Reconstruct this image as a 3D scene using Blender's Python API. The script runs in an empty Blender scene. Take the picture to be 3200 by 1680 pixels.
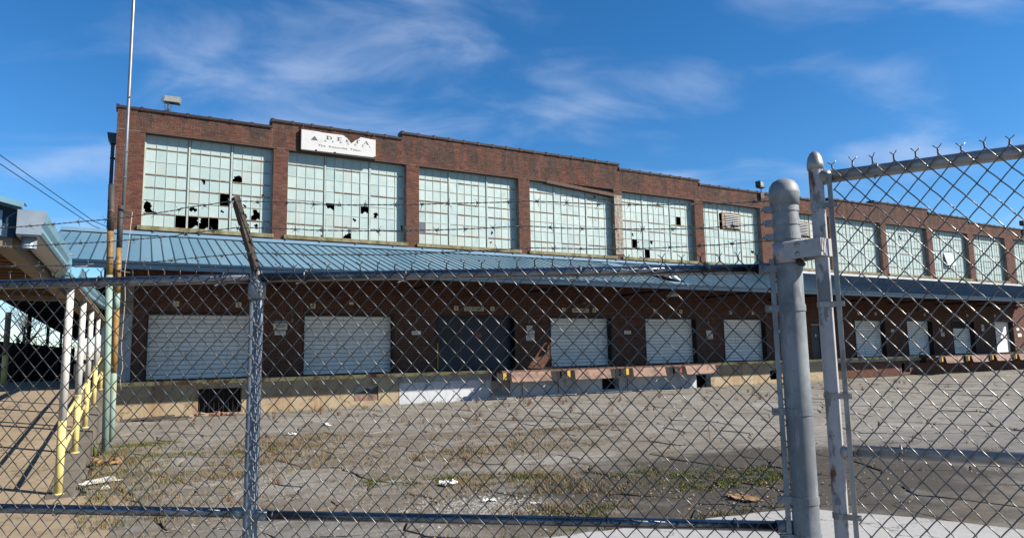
import bpy, bmesh, math, random
import numpy as np
from mathutils import Vector, Matrix, noise
R = math.radians
rnd = random.Random(7)
scene = bpy.context.scene
COL = scene.collection

# ------------------------------------------------------------------ camera, sky, sun
LX, LY = .9, -.4
yaw, pitch, roll = R(29.0845), R(6.9279), R(-1.0713)
fw = Vector((math.sin(yaw)*math.cos(pitch), math.cos(yaw)*math.cos(pitch), math.sin(pitch)))
rt = fw.cross(Vector((0, 0, 1))).normalized(); up = rt.cross(fw)
r2 = rt*math.cos(roll) + up*math.sin(roll); u2 = up*math.cos(roll) - rt*math.sin(roll)
cam = bpy.data.cameras.new('camera'); co = bpy.data.objects.new('camera', cam); COL.objects.link(co)
cam.sensor_width = 36; cam.lens = 23.779; cam.clip_start = .05; cam.clip_end = 3000
mw = Matrix((r2, u2, -fw)).transposed().to_4x4(); mw.translation = Vector((0, 0, 1.94)); co.matrix_world = mw
scene.camera = co
SUN_AZ, SUN_EL = 48.0, 34.5            # azimuth measured from the facade normal (-Y) towards +X
sdir = Vector((math.sin(R(SUN_AZ))*math.cos(R(SUN_EL)), -math.cos(R(SUN_AZ))*math.cos(R(SUN_EL)), math.sin(R(SUN_EL))))
world = bpy.data.worlds.new('World'); scene.world = world; world.use_nodes = True
nt = world.node_tree; nt.nodes.clear()
def wn(t, **k):
    n = nt.nodes.new(t)
    for a, b in k.items(): setattr(n, a, b)
    return n
sky = wn('ShaderNodeTexSky', sky_type='NISHITA', sun_disc=False)
sky.sun_elevation = R(SUN_EL); sky.sun_rotation = math.atan2(sdir.x, sdir.y)
sky.altitude = 1200; sky.air_density = 1.0; sky.dust_density = .1; sky.ozone_density = 4.0
hs = wn('ShaderNodeHueSaturation'); hs.inputs['Saturation'].default_value = 1.27; hs.inputs['Value'].default_value = 1.0
nt.links.new(sky.outputs[0], hs.inputs['Color'])
tc = wn('ShaderNodeTexCoord'); sx = wn('ShaderNodeSeparateXYZ'); nt.links.new(tc.outputs['Generated'], sx.inputs[0])
zz = wn('ShaderNodeMath', operation='ADD'); nt.links.new(sx.outputs[2], zz.inputs[0]); zz.inputs[1].default_value = .22
dx = wn('ShaderNodeMath', operation='DIVIDE'); nt.links.new(sx.outputs[0], dx.inputs[0]); nt.links.new(zz.outputs[0], dx.inputs[1])
dy = wn('ShaderNodeMath', operation='DIVIDE'); nt.links.new(sx.outputs[1], dy.inputs[0]); nt.links.new(zz.outputs[0], dy.inputs[1])
cb = wn('ShaderNodeCombineXYZ'); nt.links.new(dx.outputs[0], cb.inputs[0]); nt.links.new(dy.outputs[0], cb.inputs[1])
mp = wn('ShaderNodeMapping'); mp.vector_type = 'TEXTURE'; mp.inputs['Rotation'].default_value = (0, 0, R(-22)); mp.inputs['Scale'].default_value = (1.1, .68, 1); mp.inputs['Location'].default_value = (LX, LY, 0)
nt.links.new(cb.outputs[0], mp.inputs[0])
n1 = wn('ShaderNodeTexNoise'); n1.inputs['Scale'].default_value = 2.3; n1.inputs['Detail'].default_value = 10; n1.inputs['Roughness'].default_value = .56; n1.inputs['Distortion'].default_value = .5
n2 = wn('ShaderNodeTexNoise'); n2.inputs['Scale'].default_value = 1.15; n2.inputs['Detail'].default_value = 3
nt.links.new(mp.outputs[0], n1.inputs['Vector']); nt.links.new(mp.outputs[0], n2.inputs['Vector'])
mm = wn('ShaderNodeMath', operation='MULTIPLY'); nt.links.new(n1.outputs[0], mm.inputs[0]); nt.links.new(n2.outputs[0], mm.inputs[1])
mr = wn('ShaderNodeMapRange'); mr.inputs['From Min'].default_value = .212; mr.inputs['From Max'].default_value = .425; mr.inputs['To Max'].default_value = .42
mr.interpolation_type = 'SMOOTHSTEP'
nt.links.new(mm.outputs[0], mr.inputs['Value'])
mx = wn('ShaderNodeMix', data_type='RGBA'); nt.links.new(mr.outputs[0], mx.inputs['Factor']); nt.links.new(hs.outputs[0], mx.inputs['A'])
mx.inputs['B'].default_value = (4.2, 4.9, 6.3, 1)
bg = wn('ShaderNodeBackground'); bg.inputs['Strength'].default_value = .07
wo = wn('ShaderNodeOutputWorld'); nt.links.new(mx.outputs['Result'], bg.inputs[0]); nt.links.new(bg.outputs[0], wo.inputs[0])
sl = bpy.data.lights.new('sun', 'SUN'); so = bpy.data.objects.new('sun', sl); COL.objects.link(so)
sl.energy = 5.0; sl.angle = R(.5); sl.color = (1, .925, .81)
so.rotation_euler = (-sdir).to_track_quat('-Z', 'Y').to_euler(); so.location = (30, -30, 40)
vs = scene.view_settings; vs.view_transform = 'Standard'; vs.look = 'None'; vs.exposure = 1.2; vs.gamma = 1

# ------------------------------------------------------------------ mesh helpers
class MB:
    def __init__(s): s.v = []; s.f = []; s.sm = []
    def add(s, vs_, fs_, smooth=False):
        o = len(s.v); s.v += [tuple(p) for p in vs_]; s.f += [tuple(i+o for i in f) for f in fs_]; s.sm += [smooth]*len(fs_); return s
    def box(s, x0, x1, y0, y1, z0, z1, M=None):
        p = [Vector((x, y, z)) for z in (z0, z1) for y in (y0, y1) for x in (x0, x1)]
        if M is not None: p = [M @ q for q in p]
        return s.add(p, [(0, 2, 3, 1), (4, 5, 7, 6), (0, 1, 5, 4), (2, 6, 7, 3), (0, 4, 6, 2), (1, 3, 7, 5)])
    def tube(s, path, r, n=8, caps=True, smooth=True, closed=False):
        path = [Vector(p) for p in path]; k = len(path)
        rr = r if isinstance(r, (list, tuple)) else [r]*k
        ref = None; rings = []
        for i in range(k):
            a = path[(i-1) % k] if closed else path[max(i-1, 0)]; b = path[(i+1) % k] if closed else path[min(i+1, k-1)]
            t = (b-a).normalized()
            if ref is None:
                ref = Vector((0, 0, 1)) if abs(t.z) < .9 else Vector((1, 0, 0))
            e1 = (ref - t*ref.dot(t))
            if e1.length < 1e-6: e1 = t.orthogonal()
            e1.normalize(); e2 = t.cross(e1); ref = e1
            rings.append([path[i] + (e1*math.cos(2*math.pi*j/n) + e2*math.sin(2*math.pi*j/n))*rr[i] for j in range(n)])
        vs_ = [p for ring in rings for p in ring]; fs_ = []
        for i in range(k if closed else k-1):
            for j in range(n):
                i2 = (i+1) % k
                fs_.append((i*n+j, i*n+(j+1) % n, i2*n+(j+1) % n, i2*n+j))
        s.add(vs_, fs_, smooth)
        if caps and not closed:
            o = len(s.v)-len(vs_)
            s.f.append(tuple(o+j for j in reversed(range(n)))); s.sm.append(False)
            s.f.append(tuple(o+(k-1)*n+j for j in range(n))); s.sm.append(False)
        return s
    def lathe(s, prof, c, n=20, smooth=True):
        c = Vector(c); vs_ = []; fs_ = []
        for (r, z) in prof:
            vs_ += [c + Vector((r*math.cos(2*math.pi*j/n), r*math.sin(2*math.pi*j/n), z)) for j in range(n)]
        for i in range(len(prof)-1):
            for j in range(n): fs_.append((i*n+j, i*n+(j+1) % n, (i+1)*n+(j+1) % n, (i+1)*n+j))
        return s.add(vs_, fs_, smooth)
    def prism(s, poly, o, ex, ey, ez, d):
        """extrude 2-D polygon (a,b)->o+a*ex+b*ey by d along ez"""
        o, ex, ey, ez = map(Vector, (o, ex, ey, ez)); n = len(poly)
        a = [o+ex*p+ey*q for p, q in poly]; b = [p+ez*d for p in a]
        return s.add(a+b, [tuple(reversed(range(n))), tuple(range(n, 2*n))]+[(i, (i+1) % n, n+(i+1) % n, n+i) for i in range(n)])
    def mesh(s, name):
        me = bpy.data.meshes.new(name); me.from_pydata(s.v, [], s.f)
        me.polygons.foreach_set('use_smooth', s.sm); me.update(); return me
    def build(s, name, mat, parent=None, loc=None):
        return obj(name, s.mesh(name), mat, parent, loc)
def obj(name, me, mat=None, parent=None, loc=None, kind=None):
    o = bpy.data.objects.new(name, me); COL.objects.link(o)
    if mat is not None and me is not None and len(me.materials) == 0: me.materials.append(MAT[mat])
    if parent is not None: o.parent = parent
    if loc is not None: o.location = loc
    if kind: o['kind'] = kind
    return o
def tag(o, label=None, cat=None, group=None, kind=None):
    if label: o['label'] = label
    if cat: o['category'] = cat
    if group: o['group'] = group
    if kind: o['kind'] = kind
    return o
def thing(name, label, cat, loc=(0, 0, 0), group=None):
    o = bpy.data.objects.new(name, None); COL.objects.link(o); o.location = loc; o.empty_display_size = .2
    return tag(o, label, cat, group)
def fixn(o):
    bm = bmesh.new(); bm.from_mesh(o.data); bmesh.ops.recalc_face_normals(bm, faces=bm.faces); bm.to_mesh(o.data); bm.free(); return o

# ------------------------------------------------------------------ materials
MAT = {}
K = .62        # the reflectances below were read off at a lower exposure; this brings them to the exposure set above
class NT:
    def __init__(s, name):
        m = bpy.data.materials.new(name); m.use_nodes = True; s.m = m; s.t = m.node_tree; MAT[name] = m
        s.b = s.t.nodes['Principled BSDF']; s.pos = s.n('ShaderNodeNewGeometry').outputs['Position']
    def n(s, t, **k):
        x = s.t.nodes.new(t)
        for a, b in k.items(): setattr(x, a, b)
        return x
    def l(s, a, b): s.t.links.new(a, b)
    def noise(s, scale, detail=4, rough=.55, stretch=None, dist=0, off=(0, 0, 0)):
        mp = s.n('ShaderNodeMapping'); s.l(s.pos, mp.inputs[0]); mp.inputs['Location'].default_value = off
        if stretch: mp.inputs['Scale'].default_value = stretch
        x = s.n('ShaderNodeTexNoise'); x.inputs['Scale'].default_value = scale; x.inputs['Detail'].default_value = detail
        x.inputs['Roughness'].default_value = rough; x.inputs['Distortion'].default_value = dist; s.l(mp.outputs[0], x.inputs['Vector']); return x.outputs[0]
    def ramp(s, v, a, b, c=0., d=1.):
        x = s.n('ShaderNodeMapRange'); x.inputs['From Min'].default_value = a; x.inputs['From Max'].default_value = b
        x.inputs['To Min'].default_value = c; x.inputs['To Max'].default_value = d; s.l(v, x.inputs['Value']); return x.outputs[0]
    def math(s, op, a, b=None):
        x = s.n('ShaderNodeMath', operation=op)
        for i, v in enumerate((a, b)):
            if v is None: continue
            if isinstance(v, (int, float)): x.inputs[i].default_value = v
            else: s.l(v, x.inputs[i])
        return x.outputs[0]
    def mix(s, f, a, b, mode='MIX'):
        x = s.n('ShaderNodeMix', data_type='RGBA', blend_type=mode)
        for nm, v in (('Factor', f), ('A', a), ('B', b)):
            i = x.inputs[nm] if nm == 'Factor' else [q for q in x.inputs if q.name == nm and q.type == 'RGBA'][0]
            if isinstance(v, (int, float)): i.default_value = v
            elif isinstance(v, tuple): i.default_value = (v[0]*K, v[1]*K, v[2]*K, 1)
            else: s.l(v, i)
        return [q for q in x.outputs if q.type == 'RGBA'][0]
    def rand(s):
        a = s.n('ShaderNodeObjectInfo').outputs['Random']; b = s.n('ShaderNodeNewGeometry').outputs['Random Per Island']
        return s.math('FRACT', s.math('ADD', a, b))
    def bump(s, v, strength=.3, dist=.01):
        x = s.n('ShaderNodeBump'); x.inputs['Strength'].default_value = strength; x.inputs['Distance'].default_value = dist
        s.l(v, x.inputs['Height']); s.l(x.outputs[0], s.b.inputs['Normal'])
    def col(s, c):
        if isinstance(c, tuple): s.b.inputs['Base Color'].default_value = (c[0]*K, c[1]*K, c[2]*K, 1)
        else: s.l(c, s.b.inputs['Base Color'])
    def set(s, rough=.7, metal=0, spec=.5):
        s.b.inputs['Roughness'].default_value = rough; s.b.inputs['Metallic'].default_value = metal; s.b.inputs['Specular IOR Level'].default_value = spec
def simple(name, c1, c2=None, scale=8, rough=.7, metal=0, bump=0, bscale=40, spec=.4, lo=.35, hi=.65, stretch=None):
    t = NT(name); c2 = c2 or tuple(x*.75 for x in c1)
    t.col(t.mix(t.ramp(t.noise(scale, 6, .6, stretch), lo, hi), c1, c2)); t.set(rough, metal, spec)
    if bump: t.bump(t.noise(bscale, 4), bump)
    return t
def rusty(name, paint, rust=(.20, .065, .02), rust2=(.08, .03, .015), scale=9, lo=.52, hi=.6, rough=.7, stretch=None, paint2=None, metal=0):
    t = NT(name); r = t.mix(t.ramp(t.noise(scale*2.5, 3), .4, .6), rust, rust2)
    p = t.mix(t.ramp(t.noise(scale*.7, 3, off=(5, 3, 1)), .35, .65), paint, paint2 or tuple(x*.8 for x in paint))
    f = t.ramp(t.noise(scale, 7, .65, stretch), lo, hi); t.col(t.mix(f, p, r)); t.set(rough, metal, .4)
    t.bump(t.noise(scale*4, 3), .25, .004); return t
# brick
t = NT('brick'); q = t.rand()
c = t.mix(t.ramp(q, 0, .55), (.085, .028, .020), (.165, .050, .031))
c = t.mix(t.ramp(q, .55, 1), c, (.21, .075, .048)); c = t.mix(t.ramp(q, .93, .95), c, (.075, .03, .026))
sep = t.n('ShaderNodeSeparateXYZ'); t.l(t.pos, sep.inputs[0])
soot = t.math('MULTIPLY', t.ramp(t.noise(1.3, 6, .68, (1.7, 1, .4)), .42, .58, 0, .9), t.ramp(sep.outputs[2], 9.7, 10.5, .12, 1))
c = t.mix(t.ramp(t.noise(.22, 5, .65), .36, .62, 0, .6), c, (.10, .054, .038))
c = t.mix(soot, c, (.035, .027, .024)); c = t.mix(t.math('MULTIPLY', t.ramp(t.noise(.9, 6, .7, (1.3, 1, .8), off=(6, 1, 3)), .60, .74, 0, .4), t.ramp(sep.outputs[2], 9.2, 10.4, .25, 1)), c, (.24, .19, .165)); c = t.mix(t.ramp(t.noise(30, 3), .35, .75, 0, .35), c, (.12, .05, .035)); t.col(c); t.set(.88, 0, .25); t.bump(t.noise(90, 3), .3, .004)
simple('mortar', (.36, .265, .21), (.19, .135, .105), 3, .95)
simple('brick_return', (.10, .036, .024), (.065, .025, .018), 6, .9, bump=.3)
simple('steel_dark', (.035, .018, .014), (.02, .012, .01), 3, .6)
simple('black', (.012, .012, .013), (.02, .02, .02), 5, .8)
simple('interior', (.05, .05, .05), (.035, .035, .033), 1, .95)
# window panes: painted glass
t = NT('pane'); q = t.rand()
q2 = t.math('FRACT', t.math('MULTIPLY', q, 7.3))
c = t.mix(q, (.395, .52, .51), (.465, .57, .56)); c = t.mix(t.ramp(q2, .86, .88, 0, .5), c, (.42, .45, .42)); c = t.mix(t.ramp(q2, .06, .04, 0, .6), c, (.30, .42, .44))
st = t.math('MULTIPLY', t.ramp(t.noise(2.6, 5, .6, (5, 1, .35)), .58, .74), t.ramp(t.noise(.5, 2, off=(3, 0, 7)), .42, .62))
c = t.mix(t.math('MULTIPLY', st, .55), c, (.36, .23, .10)); c = t.mix(t.ramp(t.noise(5, 5, .65), .5, .8, 0, .30), c, (.38, .44, .40)); t.col(c); t.set(.38, 0, .45); t.l(t.ramp(t.noise(3, 5), .3, .7, .25, .6), t.b.inputs['Roughness'])
simple('pane_grey', (.11, .13, .18), rough=.4)
rusty('window_paint', (.47, .56, .52), scale=5, lo=.64, hi=.76, stretch=(.7, 1, 2.2))
rusty('window_rust', (.38, .37, .27), (.30, .12, .035), (.15, .055, .02), scale=3.2, lo=.40, hi=.54, stretch=(.8, 1, 6))
rusty('sill', (.33, .30, .20), (.17, .15, .05), (.11, .09, .04), scale=2.2, lo=.38, hi=.62, stretch=(1.4, 1, .7), rough=.95)
simple('coping', (.024, .014, .012), (.045, .024, .02), 4, .5, spec=.4)
simple('lintel', (.06, .035, .028), (.12, .06, .04), 5, .8, bump=.3)
# standing seam roof
t = NT('roof_blue'); q = t.rand(); c = t.mix(q, (.105, .235, .34), (.135, .275, .385))
c = t.mix(t.ramp(t.noise(.8, 6, .65, (1.5, .5, 1)), .45, .72, 0, .5), c, (.165, .25, .30)); c = t.mix(t.ramp(t.noise(3.5, 5, .7, (2.5, .4, 1), off=(4, 2, 1)), .62, .74, 0, .5), c, (.12, .15, .17)); c = t.mix(t.ramp(t.noise(1.6, 6, .7, (2.5, .3, 1), off=(7, 5, 1)), .68, .76, 0, .6), c, (.28, .17, .10)); t.col(c); t.set(.48, 0, .45); t.bump(t.noise(1.8, 3, .5, (3, .6, 1)), .15, .02)
simple('seam_blue', (.035, .085, .15), (.045, .10, .17), 2, .5)
simple('fascia_blue', (.010, .036, .070), (.014, .044, .082), 2, .7, spec=.15)
simple('flash_blue', (.20, .34, .47), (.17, .29, .41), 1.5, .45)
simple('flash_white', (.62, .64, .66), (.5, .52, .55), 2, .5)
simple('deck', (.03, .022, .018), (.018, .014, .012), 3, .9)
t = NT('door_white'); q = t.rand(); c = t.mix(q, (1.08, 1.09, 1.12), (1.30, 1.30, 1.30))
c = t.mix(t.ramp(t.noise(1.4, 6, .65, (1, 1, 1.5)), .5, .75, 0, .4), c, (.85, .83, .80)); c = t.mix(t.ramp(t.noise(2.2, 6, .7, (3, 1, .4), off=(9, 0, 2)), .56, .70, 0, .65), c, (.36, .27, .20)); t.col(c); t.set(.5, 0, .4); t.bump(t.noise(2.5, 3), .5, .02)
simple('door_navy', (.010, .018, .045), (.007, .013, .034), 2, .5)
simple('glass_dark', (.01, .012, .014), (.03, .033, .036), 2, .5, spec=.3)
# dock
def concrete(name, c1, c2, stain, sc=.9):
    t = NT(name); c = t.mix(t.ramp(t.noise(sc, 7, .65), .35, .65), c1, c2)
    s_ = t.ramp(t.noise(1.0, 6, .65, (2.6, 2.6, .3)), .52, .72, 0, .75); c = t.mix(s_, c, stain)
    c = t.mix(t.ramp(t.noise(22, 4), .55, .75, 0, .5), c, tuple(x*.55 for x in c2))
    vo = t.n('ShaderNodeTexVoronoi', feature='DISTANCE_TO_EDGE'); vo.inputs['Scale'].default_value = .55; vm = t.n('ShaderNodeVectorMath', operation='ADD'); nz = t.n('ShaderNodeTexNoise'); nz.inputs['Scale'].default_value = 2.2; nz.inputs['Detail'].default_value = 5
    t.l(t.pos, nz.inputs['Vector']); t.l(t.pos, vm.inputs[0]); t.l(nz.outputs['Color'], vm.inputs[1]); t.l(vm.outputs[0], vo.inputs['Vector'])
    c = t.mix(t.ramp(vo.outputs['Distance'], .010, .004, 0, .7), c, tuple(x*.3 for x in c2))
    c = t.mix(t.ramp(t.noise(1.7, 6, .7, off=(8, 8, 2)), .55, .72, 0, .45), c, tuple(x*.6 for x in c2)); t.col(c); t.set(.92, 0, .25); t.bump(t.noise(35, 5), .35, .006)
concrete('dock_concrete', (.46, .38, .26), (.36, .28, .18), (.28, .13, .045))
concrete('dock_grey', (.40, .385, .35), (.30, .285, .25), (.24, .19, .14))
concrete('dock_white', (.62, .65, .70), (.52, .55, .60), (.42, .43, .44))
concrete('dock_slab', (.20, .165, .125), (.15, .125, .10), (.13, .09, .055))
concrete('ramp_concrete', (.40, .315, .215), (.30, .24, .165), (.24, .16, .10), .5)
concrete('ramp_side', (.22, .19, .15), (.14, .125, .10), (.13, .11, .09), .8)
concrete('apron', (.47, .465, .46), (.41, .405, .395), (.42, .41, .39), .6)
rusty('nosing', (1.0, .74, .22), (.42, .15, .045), (.2, .075, .03), scale=2.6, lo=.44, hi=.60, paint2=(1.05, .84, .42))
rusty('leveler', (.30, .165, .115), (.14, .07, .05), (.06, .04, .036), scale=3.4, lo=.46, hi=.62)
simple('rubber', (.014, .014, .015), (.03, .03, .03), 9, .9, bump=.3)
rusty('deck_steel', (.15, .065, .04), (.09, .04, .025), (.05, .03, .025), scale=3)
rusty('yellow', (.62, .40, .04), scale=4, lo=.62, hi=.7)
# metal
def galv(name, c1, c2, rough=.42, metal=.75, dirt=(.12, .13, .15), lo=.55, hi=.75):
    t = NT(name); v = t.n('ShaderNodeTexVoronoi'); v.inputs['Scale'].default_value = 30; t.l(t.pos, v.inputs['Vector'])
    w = t.n('ShaderNodeSeparateColor'); t.l(v.outputs['Color'], w.inputs[0])
    c = t.mix(w.outputs[0], c1, c2); c = t.mix(t.ramp(t.noise(9, 6, .65), lo, hi, 0, .8), c, dirt); c = t.mix(t.ramp(t.noise(5, 6, .7, (1, 1, .6), off=(4, 4, 4)), .48, .60, 0, .6), c, tuple(x*.72 for x in dirt)); c = t.mix(t.ramp(t.noise(16, 5, .7, (2.2, 2.2, .35), off=(3, 1, 2)), .56, .66, 0, .5), c, tuple(x*1.35 for x in c2)); c = t.mix(t.ramp(t.noise(26, 4, .7, (1, 1, 2.5), off=(1, 7, 2)), .68, .74, 0, .8), c, tuple(x*.35 for x in dirt)); t.col(c); t.set(rough, metal, .5); t.bump(t.noise(120, 2), .06, .002)
galv('galv_post', (.24, .275, .305), (.28, .315, .345), .6, .06, (.135, .16, .19), .45, .7)
galv('galv_rail', (.21, .22, .24), (.25, .26, .28), .24, .95, (.14, .15, .17))
galv('galv_wire', (.115, .12, .125), (.145, .15, .155), .36, .8, (.06, .06, .06), .6, .8)
galv('gate_wire', (.17, .17, .17), (.22, .22, .22), .36, .75, (.10, .095, .09), .6, .8)
galv('galv_gate', (.36, .355, .35), (.39, .385, .38), .42, .5, (.16, .14, .12), .66, .8)
galv('barb_metal', (.12, .13, .145), (.17, .18, .19), .5, .6)
t = NT('peeling'); f = t.ramp(t.noise(16, 5, .6, (1, 1, .5)), .56, .6); rs = t.ramp(t.noise(9, 4, .6, (1, 1, .6), off=(2, 2, 9)), .62, .68)
c = t.mix(t.ramp(t.noise(30, 4), .4, .7), (.46, .445, .455), (.38, .365, .38)); c = t.mix(f, c, (.20, .20, .21)); c = t.mix(rs, c, (.15, .06, .03)); t.col(c); t.set(.5, .1, .4); t.bump(f, .4, .002)
rusty('pole_steel', (.045, .043, .045), (.36, .19, .05), (.16, .075, .03), scale=3, lo=.56, hi=.66)
rusty('pole_rust', (.38, .22, .06), (.22, .11, .03), (.10, .05, .02), scale=4, lo=.46, hi=.62)
rusty('pole_green', (.30, .42, .36), (.34, .30, .14), (.12, .26, .23), scale=1.6, lo=.52, hi=.66, stretch=(1, 1, .5))
simple('alu', (.33, .335, .34), (.26, .265, .275), 3, .38, metal=.6)
rusty('post_white', (.72, .71, .69), (.30, .13, .05), (.16, .07, .03), scale=3.0, lo=.66, hi=.72)
rusty('post_yellow', (.80, .66, .26), (.30, .13, .05), scale=6, lo=.70, hi=.76)
simple('gutter', (.40, .46, .52), (.30, .37, .43), 4, .32, metal=.35)
simple('gutter_blue', (.20, .38, .48), (.16, .31, .40), 4, .4)
simple('deck_wood', (.06, .03, .012), (.03, .016, .008), 3, .9, stretch=(.3, 6, 6))
simple('wood_soffit', (.20, .105, .04), (.10, .05, .02), 3, .8, stretch=(.3, 6, 6), bump=.2)
simple('wood_grey', (.075, .055, .038), (.016, .013, .012), 7, .85, stretch=(5, 5, .5), bump=.4)
simple('soffit_board', (.26, .20, .14), (.17, .13, .09), 2, .7)
simple('lamp_body', (.03, .03, .03), (.05, .05, .05), 5, .5)
t = simple('lamp_glass', (.42, .44, .42), (.30, .32, .31), 12, .25, spec=.7)
simple('sign_white', (.60, .605, .61), (.48, .475, .46), 3.5, .5, lo=.5, hi=.8)
simple('sign_cream', (.95, .90, .75), (.8, .75, .61), 6, .6)
simple('paper', (1.0, .99, .96), (.9, .89, .86), 8, .8)
simple('ink', (.035, .04, .05), (.05, .055, .065), 9, .6)
simple('ink_grey', (.045, .055, .075), (.075, .085, .11), 9, .6)
simple('ink_blue', (.01, .05, .26), (.01, .06, .3), 9, .5)
simple('ink_red', (.40, .04, .02), (.34, .04, .02), 9, .5)
# ground
def asphalt(name, bright=1.):
    t = NT(name); q = t.rand()
    c = t.mix(q, (.275*bright, .26*bright, .235*bright), (.375*bright, .36*bright, .33*bright))
    c = t.mix(t.ramp(t.noise(.35, 6, .6), .38, .62, 0, .65), c, (.235, .205, .165)); c = t.mix(t.ramp(t.noise(.9, 7, .7, (.6, 1.6, 1), off=(2, 9, 1)), .56, .68, 0, .6), c, (.15, .135, .115))
    c = t.mix(t.ramp(t.noise(5, 6, .7), .5, .72, 0, .45), c, (.22, .20, .175))
    # coarse worn asphalt nearer the gate, smoother pale concrete further in
    spn = t.n('ShaderNodeSeparateXYZ'); t.l(t.pos, spn.inputs[0])
    nearm = t.ramp(t.math('ADD', spn.outputs[1], t.ramp(t.noise(.45, 5, .6), .2, .8, -3.5, 3.5)), 10.5, 7.5)
    c = t.mix(t.math('MULTIPLY', nearm, .85), c, t.mix(t.ramp(t.noise(48, 4, .75), .38, .62), (.115, .11, .104), (.30, .29, .275)))
    c = t.mix(t.ramp(t.noise(2.6, 7, .72, (.8, 1.4, 1), off=(5, 5, 5)), .52, .62, 0, .75), c, (.115, .098, .078))
    # soil and rotted grass lying over the most broken stretch
    sp = t.n('ShaderNodeSeparateXYZ'); t.l(t.pos, sp.inputs[0])
    reg = t.math('MULTIPLY', t.ramp(sp.outputs[1], 21.5, 16.5), t.ramp(sp.outputs[0], 13.5, 8.5))
    so_ = t.math('MULTIPLY', t.ramp(t.noise(.55, 7, .68, (.7, 1.3, 1), off=(1.7, 4.2, 0)), .43, .57), reg)
    c = t.mix(t.math('MULTIPLY', so_, .8), c, t.mix(t.ramp(t.noise(14, 5, .7), .35, .65), (.21, .165, .11), (.10, .078, .05)))
    g = t.noise(130, 2); c = t.mix(t.ramp(g, .35, .75, 0, .4), c, (.19, .18, .17)); c = t.mix(t.ramp(t.noise(95, 2, off=(3, 1, 0)), .62, .75, 0, .6), c, (.46, .44, .41))
    # damp, moss-grown dirt washed over the low spot beside the apron
    d = t.n('ShaderNodeVectorMath', operation='DISTANCE'); mp = t.n('ShaderNodeMapping', vector_type='POINT'); t.l(t.pos, mp.inputs[0])
    mp.inputs['Rotation'].default_value = (0, 0, R(30)); mp.inputs['Scale'].default_value = (1, 1.7, 0)
    t.l(mp.outputs[0], d.inputs[0]); p = Matrix.Rotation(R(30), 3, 'Z') @ Vector((8.4, 8.1*1.7, 0))
    p = Matrix.Rotation(R(30), 3, 'Z') @ Vector((8.5, 7.3*1.7, 0)); d.inputs[1].default_value = p
    dd = t.math('ADD', d.outputs['Value'], t.ramp(t.noise(.8, 6, .65), .25, .75, -2.2, 2.2))
    c = t.mix(t.ramp(dd, 5.2, 3.2, 0, .9), c, t.mix(t.ramp(t.noise(60, 3, .7), .4, .62), (.036, .031, .025), (.085, .075, .062)))
    t.col(c); t.set(.93, 0, .2); t.bump(t.math('ADD', g, t.math('MULTIPLY', t.noise(9, 5), 1.5)), .5, .012)
asphalt('asphalt'); asphalt('asphalt_far', .95)
simple('dirt', (.055, .042, .028), (.085, .066, .042), 6, 1, bump=.6, bscale=60)
def vegetation(name, cols):
    t = NT(name); q = t.rand(); c = t.mix(t.ramp(q, 0, .5), cols[0], cols[1]); c = t.mix(t.ramp(q, .5, 1), c, cols[2]); t.col(c); t.set(.8, 0, .2)
vegetation('dry_grass', [(.22, .155, .075), (.33, .25, .13), (.14, .09, .045)])
vegetation('rust_weed', [(.20, .085, .035), (.28, .15, .07), (.12, .06, .03)])
vegetation('green_grass', [(.085, .115, .02), (.13, .155, .03), (.16, .15, .05)])
vegetation('gravel', [(.24, .23, .21), (.36, .35, .33), (.15, .14, .13)])
vegetation('rubble', [(.30, .12, .075), (.42, .30, .24), (.22, .08, .05)])
vegetation('leaf', [(.32, .20, .08), (.42, .31, .16), (.20, .12, .05)])
simple('plastic', (.80, .80, .79), (.70, .70, .70), 8, .5)
simple('cardboard', (.36, .22, .11), (.26, .15, .07), 8, .85)
simple('burnt_wood', (.05, .042, .035), (.11, .09, .07), 6, .9, stretch=(1, 6, 6))
simple('bark', (.085, .07, .06), (.13, .11, .095), 5, .95)
simple('far_dark', (.02, .02, .022), (.03, .03, .032), 1, .8)
simple('far_white', (.60, .56, .48), (.5, .47, .41), 1, .7)
simple('cable', (.02, .02, .022), rough=.6)
simple('rope', (.50, .42, .33), (.38, .31, .24), 20, .9)

# ------------------------------------------------------------------ text
def text_mesh(s, size, name='lettering', bold=0., sx=1., space=1.):
    cu = bpy.data.curves.new(name, 'FONT'); cu.body = s; cu.size = size; cu.align_x = 'CENTER'; cu.align_y = 'CENTER'
    cu.offset = bold*size; cu.extrude = .0015; cu.space_character = space; cu.resolution_u = 4
    o = bpy.data.objects.new(name, cu); COL.objects.link(o)
    bpy.context.view_layer.update()
    me = bpy.data.meshes.new_from_object(o.evaluated_get(bpy.context.evaluated_depsgraph_get()))
    bpy.data.objects.remove(o); bpy.data.curves.remove(cu); me.materials.clear()
    # lay the letters in the X-Z plane facing -Y
    me.transform(Matrix(((sx, 0, 0, 0), (0, 0, -1, 0), (0, 1, 0, 0), (0, 0, 0, 1)))); me.name = name; return me
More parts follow.
